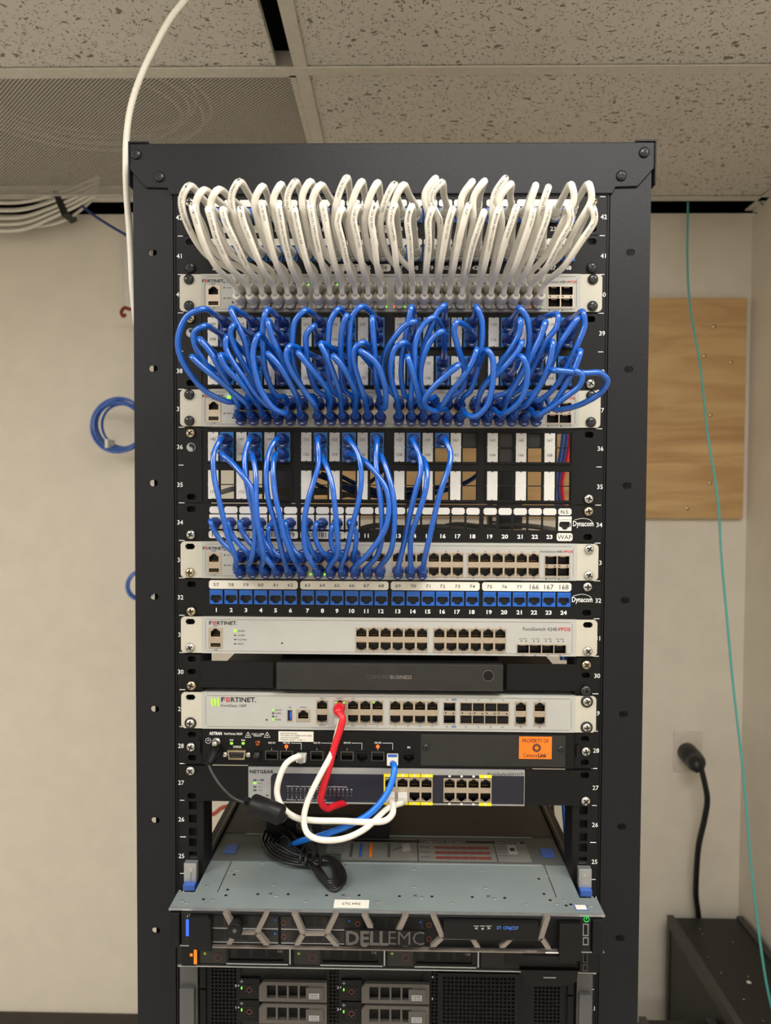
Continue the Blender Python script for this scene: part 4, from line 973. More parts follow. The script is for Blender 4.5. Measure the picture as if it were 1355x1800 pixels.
# navy field as strips around the port banks
hs = [(h[0], h[1], h[2], h[3]) for h in H]; b.plate(xc + c, xr - .0008, za, zb_, YN - .0004, YN, hs, 'navy')
b.prism([(xc + c, za), (xc, za), (xc, zb_ - c)] + [(xc + c * (1 - math.cos(a)), zb_ - c + c * math.sin(a)) for a in [PI / 2 * i / 6 for i in range(1, 7)]], YN - .0004, YN, 'navy')
b.text('NETGEAR', P27(439, 1355).x, P27(439, 1356).z, .0040, YN - .0003, 'txtd', .0285, 'l', .02); b.text('ProSafe', P27(857, 1360).x, P27(857, 1360.5).z, .0030, YN - .0003, 'txtd', .0220, 'l'); b.text('GS516TP', P27(891, 1360).x, P27(891, 1360.5).z, .0030, YN - .0003, 'txtd', .0192, 'l')
for px, py, col in ((448, 1371, 'txt'), (448, 1376.5, 'lg'), (448, 1383, 'txt'), (448, 1389, 'txt'), (461, 1371, 'txt')):
    p = P27(px, py); b.box(p.x - .0018, p.x + .0018, YN - .0006, YN, p.z - .0009, p.z + .0009, col)
for s_, px, py in (('Reset', 454, 1371), ('Power', 454, 1377), ('Fan', 454, 1383), ('PoE Max', 454, 1389), ('', 454, 1390)):
    if s_: b.text(s_, P27(px, py).x, P27(px, py).z, .0014, YN - .0003, 'txtd', .0045, 'l')
p = P27(469.5, 1398); b.cyl((p.x, YN - .0005, p.z), (p.x, YN, p.z), .0009, 'dblack', 10)
b.text('LNK/ACT Mode - Green=Link 1000M, Yellow=Link at 10/100M, Blink=Active', P27(504, 1381).x, P27(504, 1381.5).z, .0014, YN - .0007, 'txtw', .0715, 'l')
b.text('PoE Status - Green=Power On, Yellow=Fault', P27(504, 1404).x, P27(504, 1405).z, .0014, YN - .0007, 'txtw', .047, 'l')
for k in range(16):
    x = P27(506 + k * 7.45, 1387).x
    for py in (1386, 1401): b.text(str(k + 1) if py < 1390 or k < 8 else '', x, P27(500, py).z, .0019, YN - .0007, 'txtw', -1.0)
    for py in (1390.5, 1396.5): z = P27(500, py).z; b.cyl((x, YN - .0008, z), (x, YN - .0004, z), .0010, 'carrier', 8)
for xs, ye in ((XN, (0, 1, 2, 3)), (XN2, (3,))):
    for i, x in enumerate(xs):
        for z, dz in ((zr[0] + .0098, 0), (zr[1] - .0098, 0)):
            if i in ye: b.box(x - .0074, x + .0074, YN - .0007, YN - .0004, z - .0019, z + .0019, 'yel')
            b.box(x - .0014, x + .0014, YN - .0009, YN - .0006, z - .0011, z + .0011, 'lab2')
if 1: x = XN[-1]; b.box(XN[0] - .0078, XN[0] - .0066, YN - .0014, YN - .0004, zr[1] - .0115, zr[0] + .0115, 'yel')
b.build('faceplate', t)
b = MB(); b.box(xl, xr, .0102, .20, z0, z1, 'silver'); b.build('chassis', t)
for sx, xe in ((-1, xl), (1, xr)):
    b = MB(); x0, x1 = sorted((sx * .2413, xe)); hs = []
    for z in (zt(n) - .0068, zt(n) - .0372): hs += slot(sx * .2325, z, .0102, .0070)
    b.plate(x0, x1, z0 + .001, z1, -.0042, -.002, hs, 'panel'); b.box(min(xe, xe + sx * .0012), max(xe, xe + sx * .0012), -.005, .06, z0 + .001, z1, 'panel'); o = b.build('rack_ear', t)
    screw(o, 's', sx * .2335, (zt(n) - .0068) if sx < 0 else (zt(n) - .0372), -.0042)

# ------------------------------------------------------------------ servers
YS = -.073; zS = zt(24)
srv = thing('rack_server', 'steel-topped server slid slightly forward, labelled on its front lip, with lattice bezel', 'server', (0, .25, zS - .0428))
b = MB()
b.box(-.2195, .2195, -.041, .70, zS - .042, zS - .0006, 'steel2')
b.box(-.2385, .2385, YS, -.0405, zS - .0016, zS, 'steel'); b.box(-.2385, .2385, YS - .0012, YS + .001, zS - .0022, zS + .0004, 'silver')
b.box(-.2385, .2385, YS, -.0405, zS - .0428, zS - .0412, 'silver')
b.build('chassis', srv)
b = MB(); b.box(-.2190, .2190, -.0405, .031, zS - .0006, zS, 'steel')
for sx in (-1, 1): b.box(sx * .193 - .0004, sx * .193 + .0004, -.04, .031, zS, zS + .00025, 'dblack')
b.box(-.055, .19, .0300, .0322, zS - .0004, zS + .0008, 'silver')
def S(px, py, z=zS): return atz(px, py, z)
rv = [(417.5, 1529), (462, 1517), (405, 1531), (503.5, 1520), (480.5, 1554.5), (486, 1574), (536.5, 1583.5), (604, 1557), (609, 1521), (612.5, 1575.5), (665, 1585), (728, 1527), (728, 1558), (741, 1577), (795, 1586.5), (847.5, 1529), (853.5, 1560), (869, 1579), (925, 1589), (960.5, 1539), (363.5, 1557), (374, 1581.5), (992.5, 1581), (978.5, 1588.5), (319.5, 1583), (328, 1586.5), (1038, 1592)]
for px, py in rv:
    p = S(px, py); b.lathe((p.x, p.y, zS), (0, 0, 1), [(0, .0028), (.0003, .0026), (.0004, .002), (.0001, .0016)], 'silver', 12)
for px, py in [(411.5, 1537.5), (400, 1564), (397, 1574), (453, 1572), (506.5, 1572), (574, 1574), (631, 1574), (702, 1575.5), (759, 1576), (830, 1577), (887, 1578.5), (947, 1545), (956, 1571.5), (967, 1582.5), (995, 1592), (1003, 1590), (357.5, 1581)]:
    p = S(px, py); b.cyl((p.x, p.y, zS - .0001), (p.x, p.y, zS + .0003), .0018, 'dblack', 10)
for px, py in [(475.5, 1571), (603, 1573.5), (730, 1574.5), (858, 1575.5)]:
    p = S(px, py)
    for a in (.8, -.8): b.add([(p.x + c_ * math.cos(a) - d_ * math.sin(a), p.y + c_ * math.sin(a) + d_ * math.cos(a), zS + .0003) for c_, d_ in ((-.003, -.0003), (.003, -.0003), (.003, .0003), (-.003, .0003))], [(0, 1, 2, 3)], 'dblack')
b.build('front_cover', srv)
b = MB(); b.box(-.2190, .2190, .031, .69, zS - .0006, zS + .0002, 'steel2'); b.box(-.19, .19, .1010, .1026, zS + .0002, zS + .0012, 'steel')
b.box(-.219, .219, .104, .66, zS + .0002, zS + .0010, 'dcover'); b.build('rear_cover', srv)  # dark sheet stands for the shade further back on the same top
for px, py in ((406, 1493), (962, 1500)):
    p = S(px, py); b = MB(); b.box(p.x - .008, p.x + .008, p.y - .011, p.y + .011, zS + .0002, zS + .0014, 'touch'); b.build('touch_point', srv, .0004)
# service label
b = MB(); y0, y1 = .036, .092; x0, x1 = -.078, .1795; b.add([(x0 + .02, y0, zS + .0006), (x1, y0, zS + .0006), (x1, y1, zS + .0006), (x0, y1, zS + .0006), (x0, y0 + .017, zS + .0006), (x0 + .02, y0 + .017, zS + .0006)], [(0, 1, 2, 3, 4, 5)], 'slab')
zl = zS + .0008
b.box(x0 + .001, x1 - .001, y1 - .008, y1 - .002, zl - .0001, zl, 'dblack')
for x, s_, w_ in ((x0 + .004, 'LED Behavior', .03), (x0 + .120, 'Configuration and Layout', .06), (x0 + .218, 'Express Service Tag', .032)): b.text(s_, x, y1 - .005, .0035, zl + .0001, 'txtw', w_, 'l', top=True)
for x in (x0 + .116, x0 + .215): b.box(x, x + .001, y0, y1, zl - .0001, zl, 'dblack')
for r_, (a0, a1) in enumerate(((.018, .022), (.031, .035), (.044, .048))):
    b.box(x0 + .138, x0 + .208, y1 - a1 - .002, y1 - a0, zl, zl + .0001, mat('label_red_%d' % r_, (120, 48, 42), .6)); 
    for k in range(7): b.box(x0 + .138 + k * .0105, x0 + .1385 + k * .0105, y1 - a1 - .002, y1 - a0, zl + .0001, zl + .0002, 'slab')
    b.text('DIMM', x0 + .120, y1 - a0 - .002, .003, zl, 'txtd', .012, 'l', top=True)
for x, m_ in ((.030, 'txt'), (.042, 'touch'), (.055, 'lamber' if 0 else 'org'), (.078, 'txt')): b.box(x0 + x, x0 + x + .0035, y0 + .008, y1 - .012, zl, zl + .0001, m_)
for k in range(4): b.box(x0 + .004, x0 + .022, y1 - .014 - k * .007, y1 - .0135 - k * .007, zl, zl + .0001, 'txt')
b.prism([(x0 + .098, y0 + .022), (x0 + .108, y0 + .024), (x0 + .106, y1 - .012), (x0 + .096, y1 - .014)], zl, zl + .0002, 'shield', 'z'); b.prism([(x0 + .100, y0 + .012), (x0 + .113, y0 + .010), (x0 + .108, y0 + .026), (x0 + .102, y0 + .024)], zl, zl + .0003, 'bezel', 'z')
b.tube([(x0 + .083, y0 + .026, zl), (x0 + .098, y0 + .036, zl)], .0004, 'txtd', 4)
b.prism([(x0 + .232, y0 + .02), (x0 + .243, y0 + .02), (x0 + .243, y1 - .012), (x0 + .232, y1 - .012)], zl, zl + .0002, 'shield', 'z'); b.box(x0 + .2345, x0 + .2405, y1 - .028, y1 - .02, zl + .0002, zl + .0003, 'txtd')
for k in range(4): b.box(x0 + .219, x0 + .229, y1 - .016 - k * .008, y1 - .0155 - k * .008, zl, zl + .0001, 'txt')
b.build('service_label', srv)
b = MB(); p, q = S(586, 1596), S(649, 1583); b.box(p.x, q.x, p.y, p.y + (q.y - p.y), zS + .0001, zS + .0006, 'lab2'); b.text('LTC HV2', (p.x + q.x) / 2, (p.y + q.y) / 2, .0042, zS + .0008, 'txtd', .0200, top=True, bold=.01); b.build('name_label', srv)
b = MB(); p, q = S(1012, 1600), S(1030, 1591); b.box(p.x, q.x, p.y, q.y, zS, zS + .0004, 'touch'); b.box(p.x + .001, q.x - .001, p.y + .0008, q.y - .0008, zS + .0004, zS + .0006, 'lab2'); b.build('corner_sticker', srv)
# front of the top server
YZ = YS - .002
def F(px, py, Y=YZ): return at(px, py, Y)
za, zb_ = zS - .0405, zS - .0035
b = MB(); b.box(-.214, .214, YS + .004, -.04, zS - .0412, zS - .0016, 'dblack'); b.build('drive_bay', srv)
for px, sx in ((307.5, -1), (1049.5, 1)):
    b = MB(); x = F(px, 1630).x; b.box(x - .0058, x + .0058, YZ - .004, YS + .02, za, zb_, 'black')
    x = F(px + (20 if sx < 0 else -20), 1630).x; b.box(x - .006, x + .006, YZ, YS + .02, za, zb_, 'dblack')
    b.build('front_block', srv, .0006)
b = MB(); p, q = F(327, 1645), F(332.5, 1616); b.box(p.x, q.x, YZ - .0006, YZ, p.z, q.z, 'lb'); b.text('i', (p.x + q.x) / 2, q.z + .004, .003, YZ - .0004, 'txtw'); b.build('status_light', srv)
p = F(1030.5, 1615.5); b = MB(); b.tube([(p.x + .0028 * math.cos(a), YZ - .0006, p.z + .0028 * math.sin(a)) for a in [PI * .72 + 2 * PI * .84 * i / 16 for i in range(17)]][:17], .0004, 'pg', 5); b.box(p.x - .0004, p.x + .0004, YZ - .001, YZ - .0002, p.z, p.z + .0038, 'pg'); b.build('power_button', srv)
b = MB()
for py, hh2 in ((1634, .0066), (1654, .0042)):
    p = F(1029, py); b.plate(p.x - .0030, p.x + .0030, p.z - hh2, p.z + hh2, YZ - .0008, YZ, [(p.x - .0022, p.x + .0022, p.z - hh2 + .0008, p.z + hh2 - .0008)], 'silver'); b.box(p.x - .0006, p.x + .0006, YZ - .0006, YZ, p.z - hh2 + .002, p.z + hh2 - .002, 'black')
b.build('usb_port', srv)
# lattice bezel
bz = MB(); xa, xb = F(335, 1630).x, F(1019, 1630).x
bz.box(xa, xa + .0006, YZ - .006, YZ, za, zb_, 'silver')
bz.prism([(xa + .0006, zb_), (F(368, 1608).x, zb_), (F(374, 1615).x, zb_ - .003), (F(374, 1615).x, za - .001), (xa + .0006, za + .002)], YZ - .009, YZ - .001, 'black')
x0, x1 = F(980.5, 1611).x, F(1019, 1611).x
bz.prism([(x0, zb_ - .001), (x1, zb_ - .001), (x1, za - .004), (x0 + .002, za - .007), (x0, za - .006)], YZ - .009, YZ - .001, 'black')
bz.box(xa, xb, YZ - .003, YZ, zb_ - .0005, zb_ + .0012, 'black')
bz.box(F(374, 1600).x, x0, YZ - .003, YZ + .002, za - .0006, za + .0008, 'bezel')
def strut(a, c, wd=.0029, d0=YZ - .009, m='bezel'):
    P_, Q_ = F(a[0], a[1], YZ - .008), F(c[0], c[1], YZ - .008); dx, dz = Q_.x - P_.x, Q_.z - P_.z; L = math.hypot(dx, dz)
    if abs(dz) < .0015: bz.prism([(P_.x, P_.z + .001), (Q_.x, Q_.z + .001), (Q_.x, Q_.z - .0016), (P_.x, P_.z - .0016)], d0, YZ - .004, m)
    else: bz.prism([(P_.x - wd, P_.z), (P_.x + wd, P_.z), (Q_.x + wd, Q_.z), (Q_.x - wd, Q_.z)], d0, YZ - .002, m)
B1 = lambda x, y: (230 + x / 3.011, 1580 + y / 3.011)
B2 = lambda x, y: (680 + x / 3.011, 1580 + y / 3.011)
for fn, L_ in ((B1, [((500, 74), (553, 178)), ((553, 180), (668, 180)), ((668, 178), (718, 76)), ((520, 238), (553, 182)), ((668, 182), (718, 243)), ((865, 78), (912, 184)), ((912, 186), (1036, 186)), ((1036, 184), (1085, 82)), ((880, 243), (912, 188)), ((1036, 188), (1088, 248)), ((1235, 84), (1268, 152)), ((1268, 200), (1235, 250))]),
               (B2, [((100, 88), (58, 178)), ((58, 182), (98, 250)), ((245, 88), (295, 202)), ((295, 204), (450, 206)), ((244, 252), (294, 206)), ((450, 206), (480, 256)), ((610, 256), (660, 208)), ((660, 208), (822, 210)), ((850, 96), (815, 206)), ((820, 210), (855, 264))])):
    for a, c in L_: strut(fn(*a), fn(*c))
bz.text('DELL', F(608, 1648, YZ - .01).x, F(608, 1648, YZ - .01).z, .0150, YZ - .0104, 'carrier', .0460, 'l', .03); bz.text('EMC', F(683, 1648, YZ - .01).x, F(683, 1648, YZ - .01).z, .0150, YZ - .0104, 'carrier', .0385, 'l', -.01)
bz.box(F(606, 1660).x, F(745, 1660).x, YZ - .0103, YZ - .008, F(600, 1661, YZ - .01).z, F(600, 1634, YZ - .01).z, 'black')
bz.build('bezel', srv)
bz = MB(); p, q = F(779.6, 1648, YZ - .008), F(945.7, 1621, YZ - .008); bz.box(p.x, q.x, YZ - .0105, YZ - .004, p.z, q.z, 'black'); bz.text('ST: CF6JCS7', F(873, 1630, YZ - .01).x, F(873, 1630, YZ - .01).z, .0034, YZ - .0108, 'lcd', .0230, 'l')
for px, s_ in ((837, '<'), (848, 'v'), (859, '>')): bz.text(s_, F(px, 1632, YZ - .01).x, F(px, 1631, YZ - .01).z, .0038, YZ - .0108, 'txtw', .0032); x = F(px, 1632, YZ - .01).x; bz.box(x - .0028, x + .0028, YZ - .0107, YZ - .0104, F(px, 1627.5, YZ - .01).z, F(px, 1627, YZ - .01).z, 'txtw')
bz.build('display_panel', srv)
p, q = F(411, 1640, YZ - .03), F(417, 1622, YZ); b = MB(); b.cyl((q.x, YZ, q.z), (p.x, YZ - .026, p.z), .0068, 'black', 20, .0082); b.tube([(p.x + .0074 * math.cos(a), YZ - .0262, p.z + .0074 * math.sin(a)) for a in [2 * PI * i / 20 for i in range(20)]], .0008, 'black', 6, True); b.cyl((p.x, YZ - .0268, p.z), (p.x, YZ - .026, p.z), .0022, 'carrier', 12); b.build('bezel_lock', srv)
# drives behind the bezel
for k, px in enumerate((470, 600, 725)):
    b = MB()
    for zz in (.3, .72):
        z = za + (zb_ - za) * zz; c = F(px, 1630, YS).x
        b.box(c - .066, c + .012, YS - .0005, YS + .004, z - .0065, z + .0065, 'cab'); b.box(c - .066, c + .012, YS - .0012, YS, z - .0078, z - .0068, 'silver')
        x = F(px + 29, 1630, YS).x; b.tube([(x + .0026 * math.cos(a), YS - .0014, z + .0026 * math.sin(a)) for a in [2 * PI * i / 14 for i in range(14)]], .0003, 'ring', 4, True)
        b.box(x - .0105, x - .0085, YS - .0014, YS - .0004, z + .002, z + .004, 'lg' if 0 else 'jackn')
        for j in range(4): b.box(c - .055 + j * .009, c - .048 + j * .009, YS - .0008, YS - .0002, z - .004, z + .005, 'dblack')
    b.build('drive', srv)
# side slides and latches of the top server
for sx in (-1, 1):
    t = srv
    x0, x1 = sorted((sx * .2205, sx * .2335)); b = MB(); b.box(x0, x1, .004, .80, zS - .03, zS + .0045, 'cab'); x0, x1 = sorted((sx * .2225, sx * .2262)); b.box(x0, x1, .004, .80, zS + .0045, zS + .0055, 'carrier'); b.build('slide_rail', t)
    b = MB(); x = sx * .2335; b.box(x - .0075, x + .0075, -.0085, .012, zS - .006, zS + .0165, 'silver'); b.box(x - .0040 - sx * .004, x - .0028 - sx * .004, -.0095, -.0085, zS - .005, zS + .007, 'silver'); b.cyl((x - sx * .001, -.009, zS + .009), (x - sx * .001, -.0084, zS + .009), .0022, 'scr', 12); b.build('latch', t, .0008)
    b = MB(); b.box(x - .0072, x + .0072, -.014, .004, zS - .014, zS - .0058, 'touch'); b.build('release_tab', t, .001)

# second server
YS2 = -.040; z1s = zt(23) - .0010; z0s = zt(23) - .0432
s2 = thing('rack_server', 'black server with orange light and wide drive carriers, below the latticed one', 'server', (0, .25, z0s))
b = MB(); b.box(-.2195, .2195, -.02, .70, z0s, z1s, 'steel2'); b.box(-.2395, .2395, YS2, -.018, z0s, z0s + .0014, 'silver'); b.box(-.2395, .2395, YS2 + .003, -.02, z0s + .0014, z1s, 'dblack'); b.build('chassis', s2)
def G(px, py, Y=YS2): return at(px, py, Y)
for a0, a1 in ((320, 345), (1018, 1052)): b = MB(); x0, x1 = G(a0, 1685).x, G(a1, 1685).x; b.box(x0, x1, YS2 - .002, YS2 + .01, z0s + .002, z1s - .001, 'black'); b.build('front_block', s2, .0006)
b = MB(); p, q = G(341, 1694, YS2 - .002), G(346.5, 1668, YS2 - .002); b.box(p.x, q.x, YS2 - .003, YS2 - .002, p.z, q.z, 'lamber'); p = G(336.5, 1678, YS2 - .002); b.box(p.x - .0016, p.x + .0016, YS2 - .003, YS2 - .002, p.z - .0016, p.z + .0016, 'lamber'); b.build('status_light', s2)
for k, (gx, rx, c0, c1) in enumerate(((361, 384.5, 399, 512), (525.6, 549.5, 563, 677), (689, 713, 727.5, 841))):
    t = s2; y = YS2 - .001; b = MB(); x0, x1 = G(gx - 8, 1685).x, G(c0, 1685).x; b.box(x0, x1, y - .001, YS2 + .02, z0s + .006, z1s - .001, 'cab')
    p = G(rx, 1680); b.tube([(p.x + .0040 * math.cos(a), y - .0014, p.z + .0040 * math.sin(a)) for a in [2 * PI * i / 18 for i in range(18)]], .0004, 'ring', 5, True)
    p = G(gx, 1674); b.box(p.x - .0016, p.x + .0016, y - .0016, y - .001, p.z - .0005, p.z + .0005, 'jackn' if 0 else M['barg']); b.box(p.x - .0005, p.x + .0005, y - .0016, y - .001, p.z - .0016, p.z + .0016, 'barg')
    x0, x1 = G(c0, 1685).x, G(c1, 1685).x; b.plate(x0, x1, z0s + .006, z1s - .001, y - .003, y, [(x0 + .003, x1 - .008, z0s + .011, z1s - .004)], 'black')
    b.box(x0 + .0005, x1 - .003, y - .0045, y - .003, z0s + .0072, z0s + .0086, 'silver'); b.box(x1 - .0016, x1, y - .0040, y - .002, z0s + .008, z1s - .002, 'silver'); b.box(x0 + .003, x1 - .008, y - .0006, y, z0s + .011, z1s - .004, 'dblack')
    for j in range(3): b.box(x0 + .012 + j * .018, x0 + .026 + j * .018, y - .0012, y - .0006, z0s + .014, z1s - .008, 'panel')
    for j, s_ in enumerate((('480 GB', 'SATA', 'SSD') if k == 0 else ('8 TB', 'SAS', '7.2K'))): b.text(s_, x1 - .0125, z1s - .0125 - j * .0042, .0026, y - .0036 if 0 else y - .0014, 'shield', .0085 if len(s_) > 4 else .006)
    b.build('drive', t)
b = MB(); x0, x1 = G(845, 1685).x, G(1012, 1685).x; b.box(x0, x1, YS2 - .002, YS2 + .02, z0s + .006, z1s - .001, 'dblack'); b.box(G(888, 1685).x, G(975, 1685).x, YS2 - .004, YS2 - .002, z0s + .010, z1s - .004, 'black'); b.build('blank_bay', s2)
b = MB(); y = YS2 - .004
b.prism([(G(913, 1708, y).x, z0s + .008), (G(1015, 1708, y).x, z0s + .008), (G(1012, 1708, y).x, z0s - .004), (G(1000, 1708, y).x, z0s - .0095), (G(925, 1708, y).x, z0s - .0095)], y - .004, y + .002, 'black')
p = G(966, 1718, y - .004); b.box(p.x - .0070, p.x + .0070, y - .0048, y - .004, p.z - .0005, p.z + .0005, 'shield'); b.build('bezel_tab', s2)
b = MB(); y = YZ - .004; p0, p1 = at(922, 1668, y), at(1018, 1678, y)
b.prism([(at(918, 1666, y).x, za - .001), (at(1016, 1666, y).x, za - .001), (at(1010, 1676, y).x, za - .007), (at(930, 1676, y).x, za - .006)], y - .003, y + .002, 'black')
p = at(970, 1674.5, y - .003); b.box(p.x - .0070, p.x + .0070, y - .0036, y - .003, p.z - .0005, p.z + .0005, 'txtw'); p = at(935, 1672, y - .003); b.text('R640', p.x, p.z, .0030, y - .0034, 'bezel', .0100); b.build('bezel_tab', srv)
b = MB()
for py, h2 in ((1682, .006), (1700, .004)): p = G(1028, py, YS2 - .002); b.plate(p.x - .0028, p.x + .0028, p.z - h2, p.z + h2, YS2 - .0032, YS2 - .002, [(p.x - .002, p.x + .002, p.z - h2 + .001, p.z + h2 - .001)], 'carrier')
b.build('usb_port', s2)

# third server, two units high
YS3 = -.022; z1t = zt(22) - .001; z0t = zt(21) - U + .001
s3 = thing('rack_server', 'two-unit server with grey drive carriers at the bottom of the picture', 'server', (0, .25, z0t))
def K(px, py, Y=YS3): return at(px, py, Y)
b = MB(); b.box(-.2195, .2195, -.010, .70, z0t, z1t, 'steel2'); b.box(-.2195, .2195, YS3, -.010, z1t - .002, z1t, 'panel')
b.box(-.2195, .2195, YS3 + .002, -.010, z0t, z1t - .002, 'dblack'); b.build('chassis', s3)
b = MB(); hs = []
for a0, a1, c0, c1 in ((372, 418, 1716, 1800), (758, 776, 1716, 1800), (939, 988, 1722, 1800), (579, 598, 1722, 1800)):
    x = K(a0, 1760).x
    while x < K(a1, 1760).x - .003:
        z = z1t - .008
        while z > z0t + .004: hs.append((x, x + .0030, z - .0030, z)); z -= .0044
        x += .0044
b.plate(-.2150, .2150, z0t, z1t - .001, YS3 - .001, YS3 + .001, hs + [(K(421, 1).x, K(576, 1).x, z0t + .002, z1t - .006), (K(600, 1).x, K(755, 1).x, z0t + .002, z1t - .006), (K(782, 1).x, K(931, 1).x, z0t + .006, z1t - .010)], 'panel'); b.build('front_grille', s3)
for c0, cn in ((421, (0, 1)), (600, (2, 3))):
    for j, nn in enumerate(cn + ((9,) if c0 > 0 else ())):
        zc_ = K(500, 1737, YS3).z - .0262 * j; hh3 = .0122
        if zc_ - hh3 < z0t: continue
        b = MB(); x0 = K(c0, 1740).x; xw = K(c0 + 154, 1740).x; xm = K(c0 + 36, 1740).x; y = YS3 - .003
        b.box(x0, xm, y + .001, YS3 + .006, zc_ - hh3, zc_ + hh3, 'panel')
        hs = [(xm + .009 + k * .0128, xm + .0195 + k * .0128, zc_ - .0078, zc_ + .0072) for k in range(4)]
        b.plate(xm + .005, xw, zc_ - hh3, zc_ + hh3 - .001, y - .003, y + .002, hs, 'carrier'); b.prism([(xm, zc_ - hh3), (xm + .005, zc_ - hh3), (xm + .005, zc_ + hh3 - .001), (xm, zc_ + .006)], y - .003, y + .002, 'carrier')
        b.box(xw - .024, xw - .004, y - .0045, y - .003, zc_ - .0085, zc_ + .006, 'carrier'); b.box(xw - .0205, xw - .0085, y - .0049, y - .0045, zc_ - .0070, zc_ - .0005, 'shield')
        b.text('SAS 6Gb', xw - .0145, zc_ - .0022, .0016, y - .0051, 'txtd', .0085); b.text('1TB 7.2k', xw - .0145, zc_ - .0052, .0016, y - .0051, 'txtd', .0095)
        x = K(c0 + 18, 1740).x; b.tube([(x + .0030 * math.cos(a), y + .0004, zc_ - .0012 + .0030 * math.sin(a)) for a in [2 * PI * i / 16 for i in range(16)]], .0004, 'ring', 5, True); b.plate(x - .0055, x + .0055, zc_ - .0065, zc_ + .0045, y + .0002, y + .001, [(x - .0048, x + .0048, zc_ - .0058, zc_ + .0038)], 'cab')
        x = K(c0 + 4.5, 1740).x; b.box(x - .0007, x + .0007, y, y + .001, zc_ - .0002, zc_ + .0024, 'lg'); b.box(x - .002, x + .002, y + .0003, y + .001, zc_ + .0085, zc_ + .0090, 'shield'); b.box(x - .00025, x + .00025, y + .0003, y + .001, zc_ + .0068, zc_ + .0108, 'shield')
        b.build('drive', s3)
        b = MB(); x = K(c0 - 6, 1740).x; b.text(('%d▸' % nn) if 0 else ('%d' % nn if nn < 9 else ''), x, zc_ + .003, .0032, YS3 - .0014, 'txtw') if nn < 9 else None; b.prism([(x + .0026, zc_ + .0042), (x + .0026, zc_ + .0018), (x + .0040, zc_ + .003)], YS3 - .0014, YS3 - .001, 'txtw'); b.build('bay_number', s3)
b = MB(); x0, x1 = K(782, 1).x, K(931, 1).x; hs = []
x = x0 + .006
while x < x1 - .006:
    z = z1t - .014
    while z > z0t + .010: hs.append((x, x + .0034, z - .0034, z)); z -= .0047
    x += .0047
b.plate(x0, x1, z0t + .006, z1t - .010, YS3 - .003, YS3 - .001, hs, 'panel'); b.text('4', x0 - .006, z1t - .016, .003, YS3 - .0016, 'txtw'); b.text('5', x0 - .006, z1t - .042, .003, YS3 - .0016, 'txtw'); b.build('blank_bay', s3)
b = MB(); b.plate(K(477, 1).x, K(594, 1).x, z1t - .008, z1t - .0005, YS3 - .004, YS3 - .001, [], 'black'); b.text('PowerEdge R710', K(549, 1714).x, z1t - .0032, .0030, YS3 - .0043, 'shield', .0300); b.text('<   >', K(508, 1714).x, z1t - .0032, .0026, YS3 - .0043, 'shield', .012); b.build('display_panel', s3)
for sx, a0, a1 in ((-1, 318, 349), (1, 1012, 1040)):
    x0, x1 = K(a0, 1750).x, K(a1, 1750).x; b = MB(); b.box(x0, x1, YS3 - .004, -.0025, z0t, z1t, 'earg'); b.box(x0 + .0015, x1 - .0025, YS3 - .011, YS3 - .004, z0t, z1t - .0285, 'earg'); b.build('rack_ear', s3, .0008)
    x0 = K(a1 + 4 if sx < 0 else a0 - 16, 1750).x; b = MB(); b.box(x0, x0 + .007, YS3 - .005, YS3 - .001, z1t - .032, z1t - .006, 'panel'); b.box(x0, x0 + .007, YS3 - .005, YS3 - .001, z0t + .002, z1t - .034, 'panel'); b.build('side_latch', s3, .0006)

# black box lying on the server, deep in the bay
b = MB(); p0, p1 = atz(505, 1472, zS + .001), atz(700, 1472, zS + .001)
t = thing('adapter_box', 'black power box with a rating label lying on the steel server top', 'power box', ((p0.x + p1.x) / 2, p0.y + .06, zS + .0012))
b.box(p0.x - .028, p1.x - .012, p0.y, p0.y + .16, zS + .0013, zS + .032, 'black'); b.build('case', t, .001)
b = MB(); b.box(p0.x + .012, p0.x + .085, p0.y - .0004, p0.y, zS + .008, zS + .026, 'cab'); b.text('T-UV', p0.x + .022, zS + .017, .0042, p0.y - .0006, 'shield', .012)
b.tube([(p0.x + .022 + .0095 * math.cos(a), p0.y - .0005, zS + .017 + .005 * math.sin(a)) for a in [2 * PI * i / 24 for i in range(24)]], .0003, 'shield', 4, True)
for k in range(4): b.box(p0.x + .045, p0.x + .078, p0.y - .0006, p0.y - .0004, zS + .011 + k * .0035, zS + .0114 + k * .0035, 'shield')
b.build('rating_label', t)

